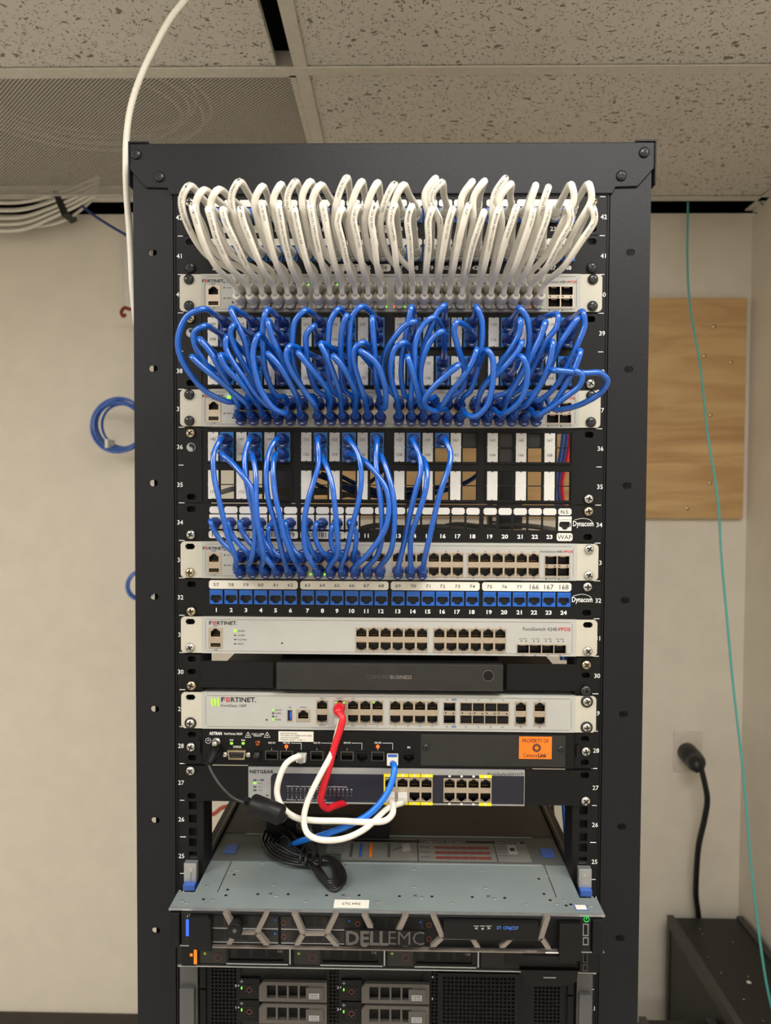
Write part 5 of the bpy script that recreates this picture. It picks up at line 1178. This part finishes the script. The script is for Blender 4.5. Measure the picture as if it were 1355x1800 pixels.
# ------------------------------------------------------------------ cables
def cable(name, pts, r, m, label, cat, group, n=8, taper=None):
    sp = spline(pts); rr = r
    if taper:
        N = len(sp); rr = [r + (taper - r) * min(1, max(0, (i / N - .45) / .5)) for i in range(N)]
    b = MB(); b.tube(sp, rr, m, n)
    c = Vector(pts[0]); off = Vector((c.x, c.y, c.z)); b.v = [tuple(Vector(v) - off) for v in b.v]
    o = b.build(name); o.location = off; tag(o, label, cat, group); return o
PRINT = ['GearIT.com 550MHz UTP CAT.6 RoHS COMPLIANT', 'E474850 TYPE CM 24AWG (UL) c(UL)', 'VERIFIED TIA/EIA-568-C.2 UTP CAT.6', '(UL) E474850 TYPE CM 75C ETL', 'GearIT.com 550MHz CAT 6 07-05-2023']
def jacket_print(o, pts, r, txt, s0):
    """characters printed along a jacket, on the side that faces the room"""
    sp = spline(pts); acc = [0]
    for i in range(1, len(sp)): acc.append(acc[-1] + (sp[i] - sp[i - 1]).length)
    vs_, fs, x0, x1 = text_mesh(txt); h = .0021; sc = h / .7; off = Vector(o.location); out = []; j = 0
    for a, c in vs_:
        sx = s0 + (a - x0) * sc
        k = 1
        while k < len(acc) - 1 and acc[k] < sx: k += 1
        t_ = (sx - acc[k - 1]) / max(acc[k] - acc[k - 1], 1e-6); p = sp[k - 1].lerp(sp[k], t_)
        d = (sp[min(k + 1, len(sp) - 1)] - sp[max(k - 2, 0)]).normalized(); nrm = Vector((.1, -1, .05)); nrm = (nrm - d * nrm.dot(d)).normalized(); w_ = nrm.cross(d) * -1
        ang = (c * sc - h / 2) / r; rr = r * 1.025 + .00004
        out.append(p + nrm * rr * math.cos(ang) - w_ * rr * math.sin(ang) * -1 - off)
    me = o.data; bm = bmesh.new(); bm.from_mesh(me); me.materials.append(M['txt']); mi = len(me.materials) - 1
    V = [bm.verts.new(p) for p in out]
    for f in fs:
        try: F_ = bm.faces.new([V[i] for i in f]); F_.material_index = mi
        except ValueError: pass
    bm.to_mesh(me); bm.free()
def add_plug(o, kind, x, y, z, flip=False): return inst(PLG[kind], 'plug', o, (x, y, z), (0, PI if flip else 0, 0))
def bell(a, b_, t): return a + (b_ - a) * t
ZSW = {n: (zt(n) - .0190, zt(n) - .0328) for n in (40, 37, 33)}
YP = -.0056
# white set -------------------------------------------------
crU = [(330, 328), (355, 336), (381, 335), (418, 321), (459, 329.5), (492, 326), (517, 321), (543, 321), (561, 327), (608, 314), (634, 321), (662, 323), (691, 326), (706.6, 327), (764, 315), (774, 322), (829, 321), (850, 320), (887, 315), (895.5, 325), (941, 328), (963, 331.6), (1005, 326.6), (1036, 325.7)]
crL = [(338, 365), (366, 368), (391.5, 369), (422.5, 368), (459.4, 358), (489, 362.6), (517, 368.5), (545, 361), (567, 360.5), (599.6, 369), (627.7, 363.5), (658.7, 363.5), (693, 362), (722.8, 364), (759, 368.5), (795, 368.5), (823, 362.6), (850, 374), (876, 368.5), (907, 365.5), (937, 369), (965, 363.5), (1000, 366), (1041.6, 366)]
for row, (cr_, n, zj) in enumerate(((crU, 42, zj42), (crL, 41, zj41))):
    for i in range(24):
        xj = JX[i]; cx, cy = cr_[i]; fy = -.112 if row == 0 else -.118
        e = 1 if row == 0 else 0
        C = at(cx, cy, fy); xp = SXP[i]; zp = ZSW[40][0 if row == 0 else 1]
        J = Vector((xj, -.030, zj)); J2 = Vector((bell(xj, C.x, .45), -.062, bell(zj, C.z, .55) + .004))
        ya = -.096 if row == 0 else -.104; yb = -.066 if row == 0 else -.082
        outx = xp - C.x
        if row == 0:
            d1 = -.0072 if i < 14 else -.0095 if i < 20 else -.004 if i < 22 else .0028
            if i < 9: g2, g3, h2, h3 = 0, .30, -.0052, -.002
            elif i < 14: g2, g3, h2, h3 = 0, .35, -.0130, -.008
            elif i < 20: g2, g3, h2, h3 = .62, .90, 0, 0
            elif i < 22: g2, g3, h2, h3 = .42, .75, 0, 0
            else: g2, g3, h2, h3 = .22, .58, 0, 0
        else:
            d1 = .0028 if i < 2 else .002 if i < 9 else -.0035 if i < 20 else -.002 if i < 22 else .0025
            if i < 2: g2, g3, h2, h3 = .26, .58, 0, 0
            elif i < 9: g2, g3, h2, h3 = .38, .72, 0, 0
            elif i < 14: g2, g3, h2, h3 = .25, .6, -.002, -.001
            elif i < 20: g2, g3, h2, h3 = .62, .9, 0, 0
            elif i < 22: g2, g3, h2, h3 = .4, .73, 0, 0
            else: g2, g3, h2, h3 = .22, .6, 0, 0
        dz = C.z - zp
        D1 = Vector((C.x + d1, fy + .003, C.z - dz * .17))
        D2 = Vector((C.x + outx * g2 + h2, ya, C.z - dz * .43)); D3 = Vector((C.x + outx * g3 + h3, yb, C.z - dz * .73))
        E1 = Vector((xp - outx * .05, YP - .036, zp + .010)); E0 = Vector((xp, YP - .026, zp + .001))
        o = cable('patch_cable', [J, J2, C, D1, D2, D3, E1, E0], .0037, 'wcab',
                  'white patch cable from %s jack counted from %s, %s panel row' % (ORD[i if i < 12 else 23 - i], 'left' if i < 12 else 'right', 'topmost' if row == 0 else 'second'), 'cable', 'white patch cables in the top switch', taper=.0030)
        if row == 1 or i % 3 == 0: jacket_print(o, [J, J2, C, D1, D2, D3, E1, E0], .0037, PRINT[(i * 2 + row) % 5], .058 + .012 * ((i * 7) % 4) if row == 1 else .062)
        add_plug(o, 'w', xj, -.004, zj); add_plug(o, 'w', xp, YP, zp, row == 0)
# dense blue set --------------------------------------------
A = [(0, 0, [(357.6, 543), (329.5, 555), (313, 592), (316, 624.5), (338, 663), (366, 691), (408, 707)], 0, 0), (0, 1, [(359, 573), (341, 584.6), (343, 608), (359, 636), (374, 657), (403, 684), (433, 704)], 1, 0),
 (0, 2, [(351, 596), (371, 621.5), (387, 651), (403, 682), (418, 711)], 0, 1), (0, 3, [(337, 627), (359, 648), (383, 667), (406, 686.5), (433, 710)], 1, 1),
 (1, 0, [(406, 543), (418, 573), (430, 599), (437, 633), (445, 660), (457, 692)], 2, 0), (1, 1, [(409, 573), (405, 584.6), (409, 604), (425.5, 636), (442, 663), (462, 694)], 3, 0),
 (1, 2, [(399, 592), (397, 611), (412, 641), (433, 670), (455, 698), (477, 718)], 3, 1), (1, 3, [(387, 624.5), (396, 645), (422.5, 673), (447.6, 704)], 2, 1),
 (2, 2, [(455, 588), (444.6, 618.6), (449, 655.5), (458, 685), (480, 717), (500, 727)], 4, 1), (2, 0, [(469, 545), (462, 574), (463, 618.6), (466, 648), (475, 677.6), (488, 697)], 4, 0),
 (2, 1, [(470.7, 565), (478, 593), (493, 626), (503, 652), (515, 685)], 5, 0), (2, 3, [(470.7, 621.5), (491, 643.6), (509, 672), (524, 703)], 5, 1),
 (3, 2, [(508, 609), (503, 627), (513.5, 654), (532.7, 683.5), (553, 713)], 6, 1), (3, 0, [(535.6, 546), (519, 564), (514, 596), (515, 633), (522, 660), (540, 695)], 6, 0),
 (3, 1, [(550, 574), (538.6, 589), (538.6, 618.6), (544.5, 655), (556, 685)], 7, 0), (3, 3, [(524, 620), (541.5, 642), (562, 667), (580, 697)], 7, 1),
 (4, 0, [(594.6, 543), (581, 564), (577, 596), (576, 633), (578, 663), (587, 690)], 8, 0), (4, 2, [(563.6, 604), (575.5, 630), (587, 660), (597.6, 693)], 8, 1),
 (4, 1, [(609, 555), (602, 574), (599, 604), (599, 648), (605, 685)], 9, 0), (4, 3, [(586, 626), (600.5, 642), (614, 666), (625.6, 695)], 9, 1),
 (5, 0, [(634, 539), (619, 556.6), (614, 589), (615, 633), (619, 672), (634, 697)], 10, 0), (5, 2, [(637, 602), (623.6, 612.6), (622, 636), (629.5, 666), (640, 697)], 10, 1),
 (5, 1, [(654, 559), (656, 589), (659, 626), (660.5, 663), (665, 690)], 11, 0), (5, 3, [(634, 617), (659, 636), (672, 663), (678, 692), (677, 716)], 11, 1),
 (6, 0, [(723, 540), (718, 564), (712, 596), (706, 633), (706, 670), (713.6, 698)], 13, 0), (6, 1, [(728, 565.4), (710.7, 573), (691.5, 596), (678, 618.6), (672, 642), (677, 677)], 12, 0),
 (6, 2, [(709, 602), (694.5, 612.6), (687, 641), (688.6, 670), (697, 699)], 12, 1), (6, 3, [(716.6, 627), (725.5, 655.5), (733, 685), (739, 712)], 14, 1),
 (7, 0, [(780, 537), (767, 552), (755, 581.7), (744.6, 611), (739, 650), (738, 690)], 14, 0), (7, 1, [(761, 558), (741.7, 574), (730, 604), (728.4, 641), (724, 678), (722, 705)], 13, 1),
 (7, 2, [(777, 582.4), (759.4, 596), (744.6, 626), (738.7, 655.5), (742, 685), (755, 702)], 15, 0), (7, 3, [(806.4, 642), (784.3, 660), (762, 680.6), (746, 702.7), (749, 716), (766.6, 723)], 16, 1),
 (8, 0, [(837.4, 540), (846, 559.5), (848, 581.7), (845, 618.6), (837.4, 655.5), (826, 688)], 17, 0), (8, 1, [(802, 567), (797.6, 578.7), (802, 601), (811, 630), (817, 655.5), (812, 685)], 16, 0),
 (8, 2, [(837.4, 615.6), (831.5, 633), (814, 663), (791.7, 691), (775, 716)], 15, 1), (8, 3, [(856.6, 615.6), (865.5, 630), (867, 655.5), (864, 685), (855, 714.5), (836, 732), (820, 729)], 17, 1),
 (9, 0, [(914, 542), (926, 559.5), (930.4, 586), (927.5, 618.6), (917, 652.5), (893, 689)], 19, 0), (9, 1, [(914, 562.5), (912.7, 584.6), (899.4, 611), (881.7, 636), (865.5, 660), (847.7, 682)], 18, 0),
 (9, 2, [(917, 602), (912, 614), (895, 636), (873, 658), (852, 677.6), (841, 700)], 18, 1), (9, 3, [(917, 627), (926, 645), (926, 670), (917, 700), (899.4, 719), (880, 728)], 19, 1),
 (10, 0, [(980.4, 553.6), (979, 573), (962.7, 596), (949.4, 621.5), (936, 648), (912, 685)], 20, 0), (10, 1, [(958, 567), (951, 589), (939, 615.6), (927, 639), (909.5, 670), (893, 700)], 20, 1),
 (10, 2, [(971.5, 601), (968.6, 626), (959.7, 655.5), (945, 685), (925, 712)], 21, 1), (10, 3, [(974.5, 651), (1027.6, 656), (1054, 655.5), (1067.5, 668.7), (1060, 686.5), (1035, 704), (1005.5, 716), (972, 719)], 23, 0),
 (11, 0, [(1024.6, 549), (1027.6, 571), (1017, 601), (1005.5, 626), (990.7, 655.5), (972, 684), (945, 705)], 22, 0), (11, 1, [(1015.8, 559.5), (1001, 578.7), (983, 606.8), (974.5, 627), (962.7, 655), (940, 688)], 21, 0),
 (11, 2, [(1020, 618.6), (1010, 648), (995, 674.6), (981, 699), (965, 718)], 23, 1), (11, 3, [(1012, 652), (1023, 660), (1018.7, 677.6), (995, 697), (971.5, 714.5), (943.5, 730)], 22, 1)]
RW = ['top', 'second', 'third', 'bottom']
for k, (c, r, P_, e, er) in enumerate(A):
    zj = rows39[r]; xj = MXJ[c]; N = len(P_); xp = SXP[e]; zp = ZSW[37][er]
    yc = (-.082, -.090, -.092, -.098)[r] + .004 * math.sin(k * 2.4); ye = -.050 if er == 0 else -.066
    pts = [Vector((xj, -.030, zj)), Vector((xj, -.030, zj)).lerp(at(P_[0][0], P_[0][1], yc), .35) + Vector((0, -.012, 0))]
    for j, (a_, b_) in enumerate(P_):
        t_ = j / max(1, N - 1); y = yc + (ye - yc) * t_ ** 1.3 - .006 * math.sin(PI * t_)
        pts.append(at(a_, b_, y))
    pts += [Vector((bell(pts[-1].x, xp, .75), YP - .038, zp + .006)), Vector((xp, YP - .026, zp))]
    o = cable('patch_cable', pts, .00325, 'bcab', 'blue patch cable from the %s column, %s row, of the crowded upper blue panel' % (ORD[c], RW[r]), 'cable', 'blue patch cables in the crowded upper panel', taper=.0030)
    add_plug(o, 'b', xj, -.004, zj); add_plug(o, 'b', xp, YP, zp, er == 0)
# middle blue set -------------------------------------------
B = [(0, 0, [(387, 773), (376, 796.5), (376, 835), (384, 874), (393, 912.7), (402.7, 951.5), (415, 982.5)], 0), (0, 1, [(389, 798), (412, 818), (427.5, 837), (441.4, 858.5), (449, 905), (448, 943.7), (443, 979)], 1),
 (1, 0, [(438, 773), (430.6, 796.5), (430.6, 827.5), (436.8, 866), (444.5, 897), (449, 936), (458.5, 967), (478, 994)], 3), (1, 1, [(443, 801), (449, 827.5), (450, 874), (452, 913), (458, 950), (464, 980)], 2),
 (2, 0, [(485, 773), (472.4, 796.5), (467.8, 827.5), (471, 874), (481.7, 912.7), (489.5, 943.7), (497, 975)], 4), (2, 1, [(483, 799.6), (480, 820), (483, 866), (491, 905), (500, 943.7), (512.7, 975)], 5),
 (3, 0, [(558, 773.5), (560, 814), (551.4, 846), (540.7, 882.7), (534.3, 921), (536.4, 964), (549, 992)], 6), (3, 1, [(568.5, 808), (581.4, 842), (587.8, 882.7), (592, 932), (593, 974.7)], 7),
 (4, 0, [(613.5, 773.5), (628.5, 797), (635, 835.6), (630.6, 878.4), (620, 921), (609, 968)], 8), (4, 1, [(637, 808), (658.4, 829), (677.7, 857), (684, 889), (677.7, 927.6), (658.4, 959.8), (641, 981)], 9),
 (5, 0, [(662.7, 775.7), (660.6, 814), (667, 861), (671, 904), (671, 942.6), (662.7, 977)], 10), (5, 1, [(671, 803.5), (684, 840), (692.7, 882.7), (692.7, 932), (686, 970.5)], 11),
 (6, 0, [(724.8, 773.5), (735.5, 797), (739.8, 825), (731, 861), (720.5, 904), (712, 947)], 12), (6, 1, [(744, 808), (750.5, 829), (748, 861), (735.5, 904), (722.6, 942.6)], 13), (7, 0, [(782.6, 773.5), (792, 797), (789, 820.6), (778, 852.7), (767.6, 889), (757, 936), (748, 974)], 14)]
for k, (c, r, P_, e) in enumerate(B):
    zj = rows36[r]; xj = MXJ[c]; N = len(P_); xp = SXP[e]; zp = ZSW[33][1]; pts = [Vector((xj, -.028, zj))]
    for j, (a_, b_) in enumerate(P_):
        t_ = j / max(1, N - 1); pts.append(at(a_, b_, -.045 - .026 * math.sin(PI * (.1 + .75 * t_)) - .005 * (k % 2)))
    pts += [Vector((xp, YP - .036, zp + .006)), Vector((xp, YP - .026, zp))]
    o = cable('patch_cable', pts, .0031, 'bcab', 'long blue patch cable from the %s column, %s row, of the half-open middle panel' % (ORD[c], RW[r]), 'cable', 'blue patch cables in the half-open middle panel')
    add_plug(o, 'b', xj, -.004, zj); add_plug(o, 'b', xp, YP, zp)
C_ = [[(370, 917), (378, 936), (392, 954.6), (412, 973)], [(401, 919), (407, 939), (420, 956), (435, 971.6)], [(421, 919), (427.5, 937.5), (440, 954.6), (458, 973)], [(457, 928), (464.7, 951.5), (478, 972)], [(472.4, 928), (471, 945), (477, 964), (490, 977)],
      [(502, 919), (505, 940.6), (516, 967), (527, 978)], [(536, 928), (538.5, 942.6), (547, 968)], [(555.7, 921), (553.5, 942.6), (564, 968)], [(583.5, 925.5), (581.4, 949), (588, 970)], [(614, 918), (626, 936), (624, 964)]]
for i, P_ in enumerate(C_):
    xj = JX[i]; zp = ZSW[33][0]; xp = SXP[i] if i < 8 else SXP[i]; pts = [Vector((xj, -.024, zj34))]
    for j, (a_, b_) in enumerate(P_): pts.append(at(a_, b_, -.040 - .003 * (i % 2)))
    pts += [Vector((xp, YP - .030, zp + .004)), Vector((xp, YP - .022, zp))]
    o = cable('patch_cable', pts, .0030, 'bcab', 'short blue patch cable from the %s white jack above the half-filled switch' % ORD[i], 'cable', 'short blue patch cables above the half-filled switch')
    o1 = add_plug(o, 'b', xj, -.002, zj34); o1.scale = (.9, .85, .9); add_plug(o, 'b', xp, YP + .003, zp, True)

# loose cables at the bottom --------------------------------
def cpath(L_): return [at(a, b_, y) for a, b_, y in L_]
def rjplug(parent, x, y, z, m='clear', boot=None, L=.012):
    b = MB(); b.box(x - .0056, x + .0056, y - L, y + .004, z - .0038, z + .0038, m); b.box(x - .0026, x + .0026, y - L * .9, y, z - .0052, z - .0038, m)
    if boot: b.cyl((x, y - L + .001, z), (x, y - L - .012, z), .0050, boot, 12, .0038)
    return b.build('plug', parent, .0004)
xa = RJ28[0]; x7 = [XN[0], XN[1]]; zN = zr[1]
o = cable('network_cable', [Vector((xa, -.018, zs28)), at(524, 1330, -.032)] + cpath([(505, 1340, -.038), (492, 1365, -.042), (487, 1395, -.045), (497, 1420, -.050), (520, 1437, -.055), (550, 1442, -.058), (600, 1443, -.060), (650, 1445, -.060), (678, 1442, -.055), (690, 1430, -.050), (690, 1414, -.040)]) + [Vector((x7[0], -.022, zN))], .0036, 'wcab', 'white cable looping from the black router to the first yellow-marked port', 'cable', None)
rjplug(o, xa, YF - .001, zs28); rjplug(o, x7[0], YN - .002, zN)
xw, zw = XG['b1'], zt(29) - .0302
o = cable('network_cable', [Vector((xw, -.016, zw)), at(597, 1272, -.022)] + cpath([(592, 1292, -.034), (585, 1320, -.040), (563, 1362, -.050), (541, 1408, -.058), (534, 1440, -.064), (539, 1463, -.070), (558, 1475, -.075), (600, 1475, -.072), (640, 1458, -.065), (680, 1422, -.045)]) + [Vector((x7[1], -.022, zN - .002))], .0034, 'wcab', 'white cable from the white firewall dipping low to the second yellow-marked port', 'cable', None)
rjplug(o, xw, -.0066, zw); rjplug(o, x7[1], YN - .002, zN)
zw1 = zt(29) - .0162
o = cable('network_cable', [Vector((xw, -.030, zw1 + .001)), at(602, 1262, -.036)] + cpath([(599, 1278, -.038), (588, 1312, -.040), (578, 1350, -.042), (567, 1388, -.042), (564, 1408, -.040), (573, 1421, -.034), (590, 1416, -.018), (610, 1410, .004)]), .0040, 'rcab', 'thick red cable from the top firewall port curling under the navy switch', 'cable', None)
b = MB(); b.box(xw - .0056, xw + .0056, -.016, -.003, zw1 - .0038, zw1 + .0038, 'rcab'); b.lathe((xw, -.012, zw1), (0, -1, .05), [(0, .0068), (.008, .0070), (.014, .0062), (.019, .0048), (.022, .003)], 'rcab', 14); b.build('plug', o)
xb_ = RJ28[3]
o = cable('network_cable', [Vector((xb_, -.020, zs28 - .002)), at(693, 1347, -.034)] + cpath([(692, 1362, -.040), (680, 1395, -.050), (650, 1430, -.056), (610, 1452, -.055), (570, 1467, -.040), (536, 1476, .0), (516, 1483, .06), (506, 1480, .10), (508, 1450, .13), (518, 1418, .15)]), .0036, 'bcab2', 'bright blue cable from the black router sweeping left over the steel server', 'cable', None)
b = MB(); b.box(xb_ - .0066, xb_ + .0066, -.014, -.001, zs28 - .0075, zs28 + .0040, 'lab2'); b.box(xb_ - .0055, xb_ + .0055, -.0145, -.012, zs28 + .0030, zs28 + .0060, 'touch'); b.build('plug', o, .0008)
# black power lead with ferrite and tied coil
t = thing('power_lead', 'black power lead with ferrite cylinder and tied coil lying on the server', 'power lead', atz(540, 1510, zS + .006))
b = MB(); p = P28(381, 1318); q = at(366, 1344, -.030); b.cyl((p.x, YF - .001, p.z), (p.x - .002, -.020, p.z - .004), .0072, 'black', 8, .0072, smooth=False); b.cyl((p.x - .002, -.018, p.z - .003), (q.x, q.y, q.z), .0072, 'black', 14, .0040); b.build('plug', t, .0006)
b = MB(); b.tube(spline(cpath([(367, 1343, -.030), (372, 1356, -.036), (388, 1381, -.046), (410, 1402, -.055), (432, 1411, -.062), (442, 1412, -.065)])), .0021, 'kcab', 8); b.build('cord', t)
b = MB(); p, q = at(441, 1411, -.065), at(497, 1434, -.075); d = (q - p).normalized(); L_ = (q - p).length
b.lathe(p, d, [(-.006, .0022), (0, .0042), (.0008, .0095), (.003, .0108), (L_ - .003, .0112), (L_ - .0008, .0098), (L_, .0040), (L_ + .005, .0022)], 'black', 22)
for k in range(3): b.lathe(p - d * (.002 + k * .0022), d, [(0, .0046), (.0010, .0046)], 'black', 12)
b.build('ferrite_core', t)
zq = zS + .003
def onS(px, py, dz=0): return atz(px, py, zq + dz)
loops = []
for k in range(5):
    w1 = 1 + .16 * k; dz = .0015 + .0012 * k
    mid = (548 + random.uniform(-3, 3), 1510 + random.uniform(-4, 4))
    Lp = [(460 + 6 * k, 1478 + 1.5 * k), (468 + 6 * k, 1459 + 4 * k), (492 + 2 * k, 1452 + 4.5 * k), (520, 1474 + 4 * k), (mid[0], mid[1] - 6 + 2 * k), (580, 1507 + 2 * k), (604 - 4 * k, 1530 + 2 * k), (605 - 4.5 * k, 1551 - k), (588 - 2 * k, 1565 - 4 * k), (564, 1547 - 4.5 * k), (mid[0] - 4, mid[1] + 10 - 2 * k), (514, 1519 - 5 * k), (478 + 4 * k, 1506 - 4.5 * k)]
    pts = spline([onS(a, b_, dz + .002 * math.sin(j * 1.3 + k)) for j, (a, b_) in enumerate(Lp)] + [onS(Lp[0][0], Lp[0][1], dz)])
    b = MB(); b.tube(pts[:-1], .0021, 'kcab', 8, True); b.build('cord', t)
b = MB(); b.tube(spline([q + d * .004, at(500, 1440, -.07), onS(500, 1452, .012), onS(512, 1464, .010), onS(530, 1485, .012), onS(546, 1500, .012)]), .0021, 'kcab', 8); b.build('cord', t)
b = MB(); b.tube(spline([at(539, 1447, -.01), at(548, 1462, -.02), onS(554, 1480, .016), onS(556, 1496, .014), onS(550, 1512, .014), onS(557, 1520, .012), onS(564, 1510, .012), onS(556, 1500, .010)]), .0020, 'kcab', 8); b.build('cord', t)
for px, py in ((532, 1508), (541, 1512)):
    c = onS(px, py, .004); b = MB(); b.tube([(c.x + .0015 * math.cos(a), c.y + .013 * math.cos(a), c.z + .0085 * math.sin(a) + .002) for a in [2 * PI * i / 20 for i in range(20)]], .0018, 'kcab', 6, True); b.build('tie', t)

# ------------------------------------------------------------------ cables hanging behind the rack, seen through the openings
G_ = 'cables hanging behind the rack'
def back(pts, r, m, lab): b = MB(); b.tube(spline(pts, 9), r, m, 8); tag(b.build('hanging_cable'), lab, 'cable', None)
for k, (a, c, Y) in enumerate(((560, 700, .10), (570, 690, .12), (590, 720, .14), (620, 780, .13), (555, 650, .16), (600, 830, .11))):
    back([at(a - 25, 826 + 3 * k, Y), at(a + 15, 842 + 4 * k, Y + .02), at((a + c) / 2, 860 + 3 * k, Y + .04), at(c, 872 - 6 * k, Y + .05), at(c + 30, 900 - 20 * k, Y + .08)], .003, 'bboot', '%s of the dark blue cables slanting behind the middle panel openings, from the top' % ORD[k])
for k, (a, Y, m, nm) in enumerate(((983, .35, 'bcab', 'blue cable hanging behind the right end of the middle panel'), (990, .4, 'bboot', 'dark blue cable hanging behind the right end of the middle panel'), (996, .33, 'rcab', 'red cable hanging behind the right end of the middle panel'))):
    back([at(a + 8, 700, Y), at(a + 6, 770, Y), at(a + 2, 800, Y), at(a - 8, 850, Y), at(a - 4, 900, Y), at(a + 4, 1000, Y), at(a + 4, 1160, Y)], .0032, m, nm)
for k, (a, m, nm) in enumerate(((990, 'bcab', 'blue cable dropping past the right server slide'), (998, 'bboot', 'dark blue cable dropping past the right server slide'), (1009, 'kcab', 'black cable dropping past the right server slide'), (970, 'kcab', 'leftmost black cable dropping past the right server slide'))):
    back([at(a, 1360, .35), at(a + 1, 1420, .35), at(a + 3, 1450, .35), at(a + (5 if k < 2 else -4), 1500, .35), at(a + 4, 1600, .35)], .0036 if k < 2 else .0028, m, nm)
for k, (y_, Y) in enumerate(((862, .12), (868, .14), (928, .10), (934, .12), (926, .14))):
    x0_ = (380, 420, 620, 700, 760)[k]
    back([at(x0_, y_ + 6, Y + .02), at(x0_ + 40, y_ - 4, Y), at(x0_ + 90, y_, Y), at(x0_ + 160, y_ - 2, Y), at(x0_ + 230, y_ + 8, Y + .03)], .0035, 'gcab', ('upper grey cable behind the left middle openings', 'lower grey cable behind the left middle openings', 'grey cable behind the numbered empty ports, left', 'grey cable behind the numbered empty ports, centre', 'grey cable behind the numbered empty ports, right')[k])
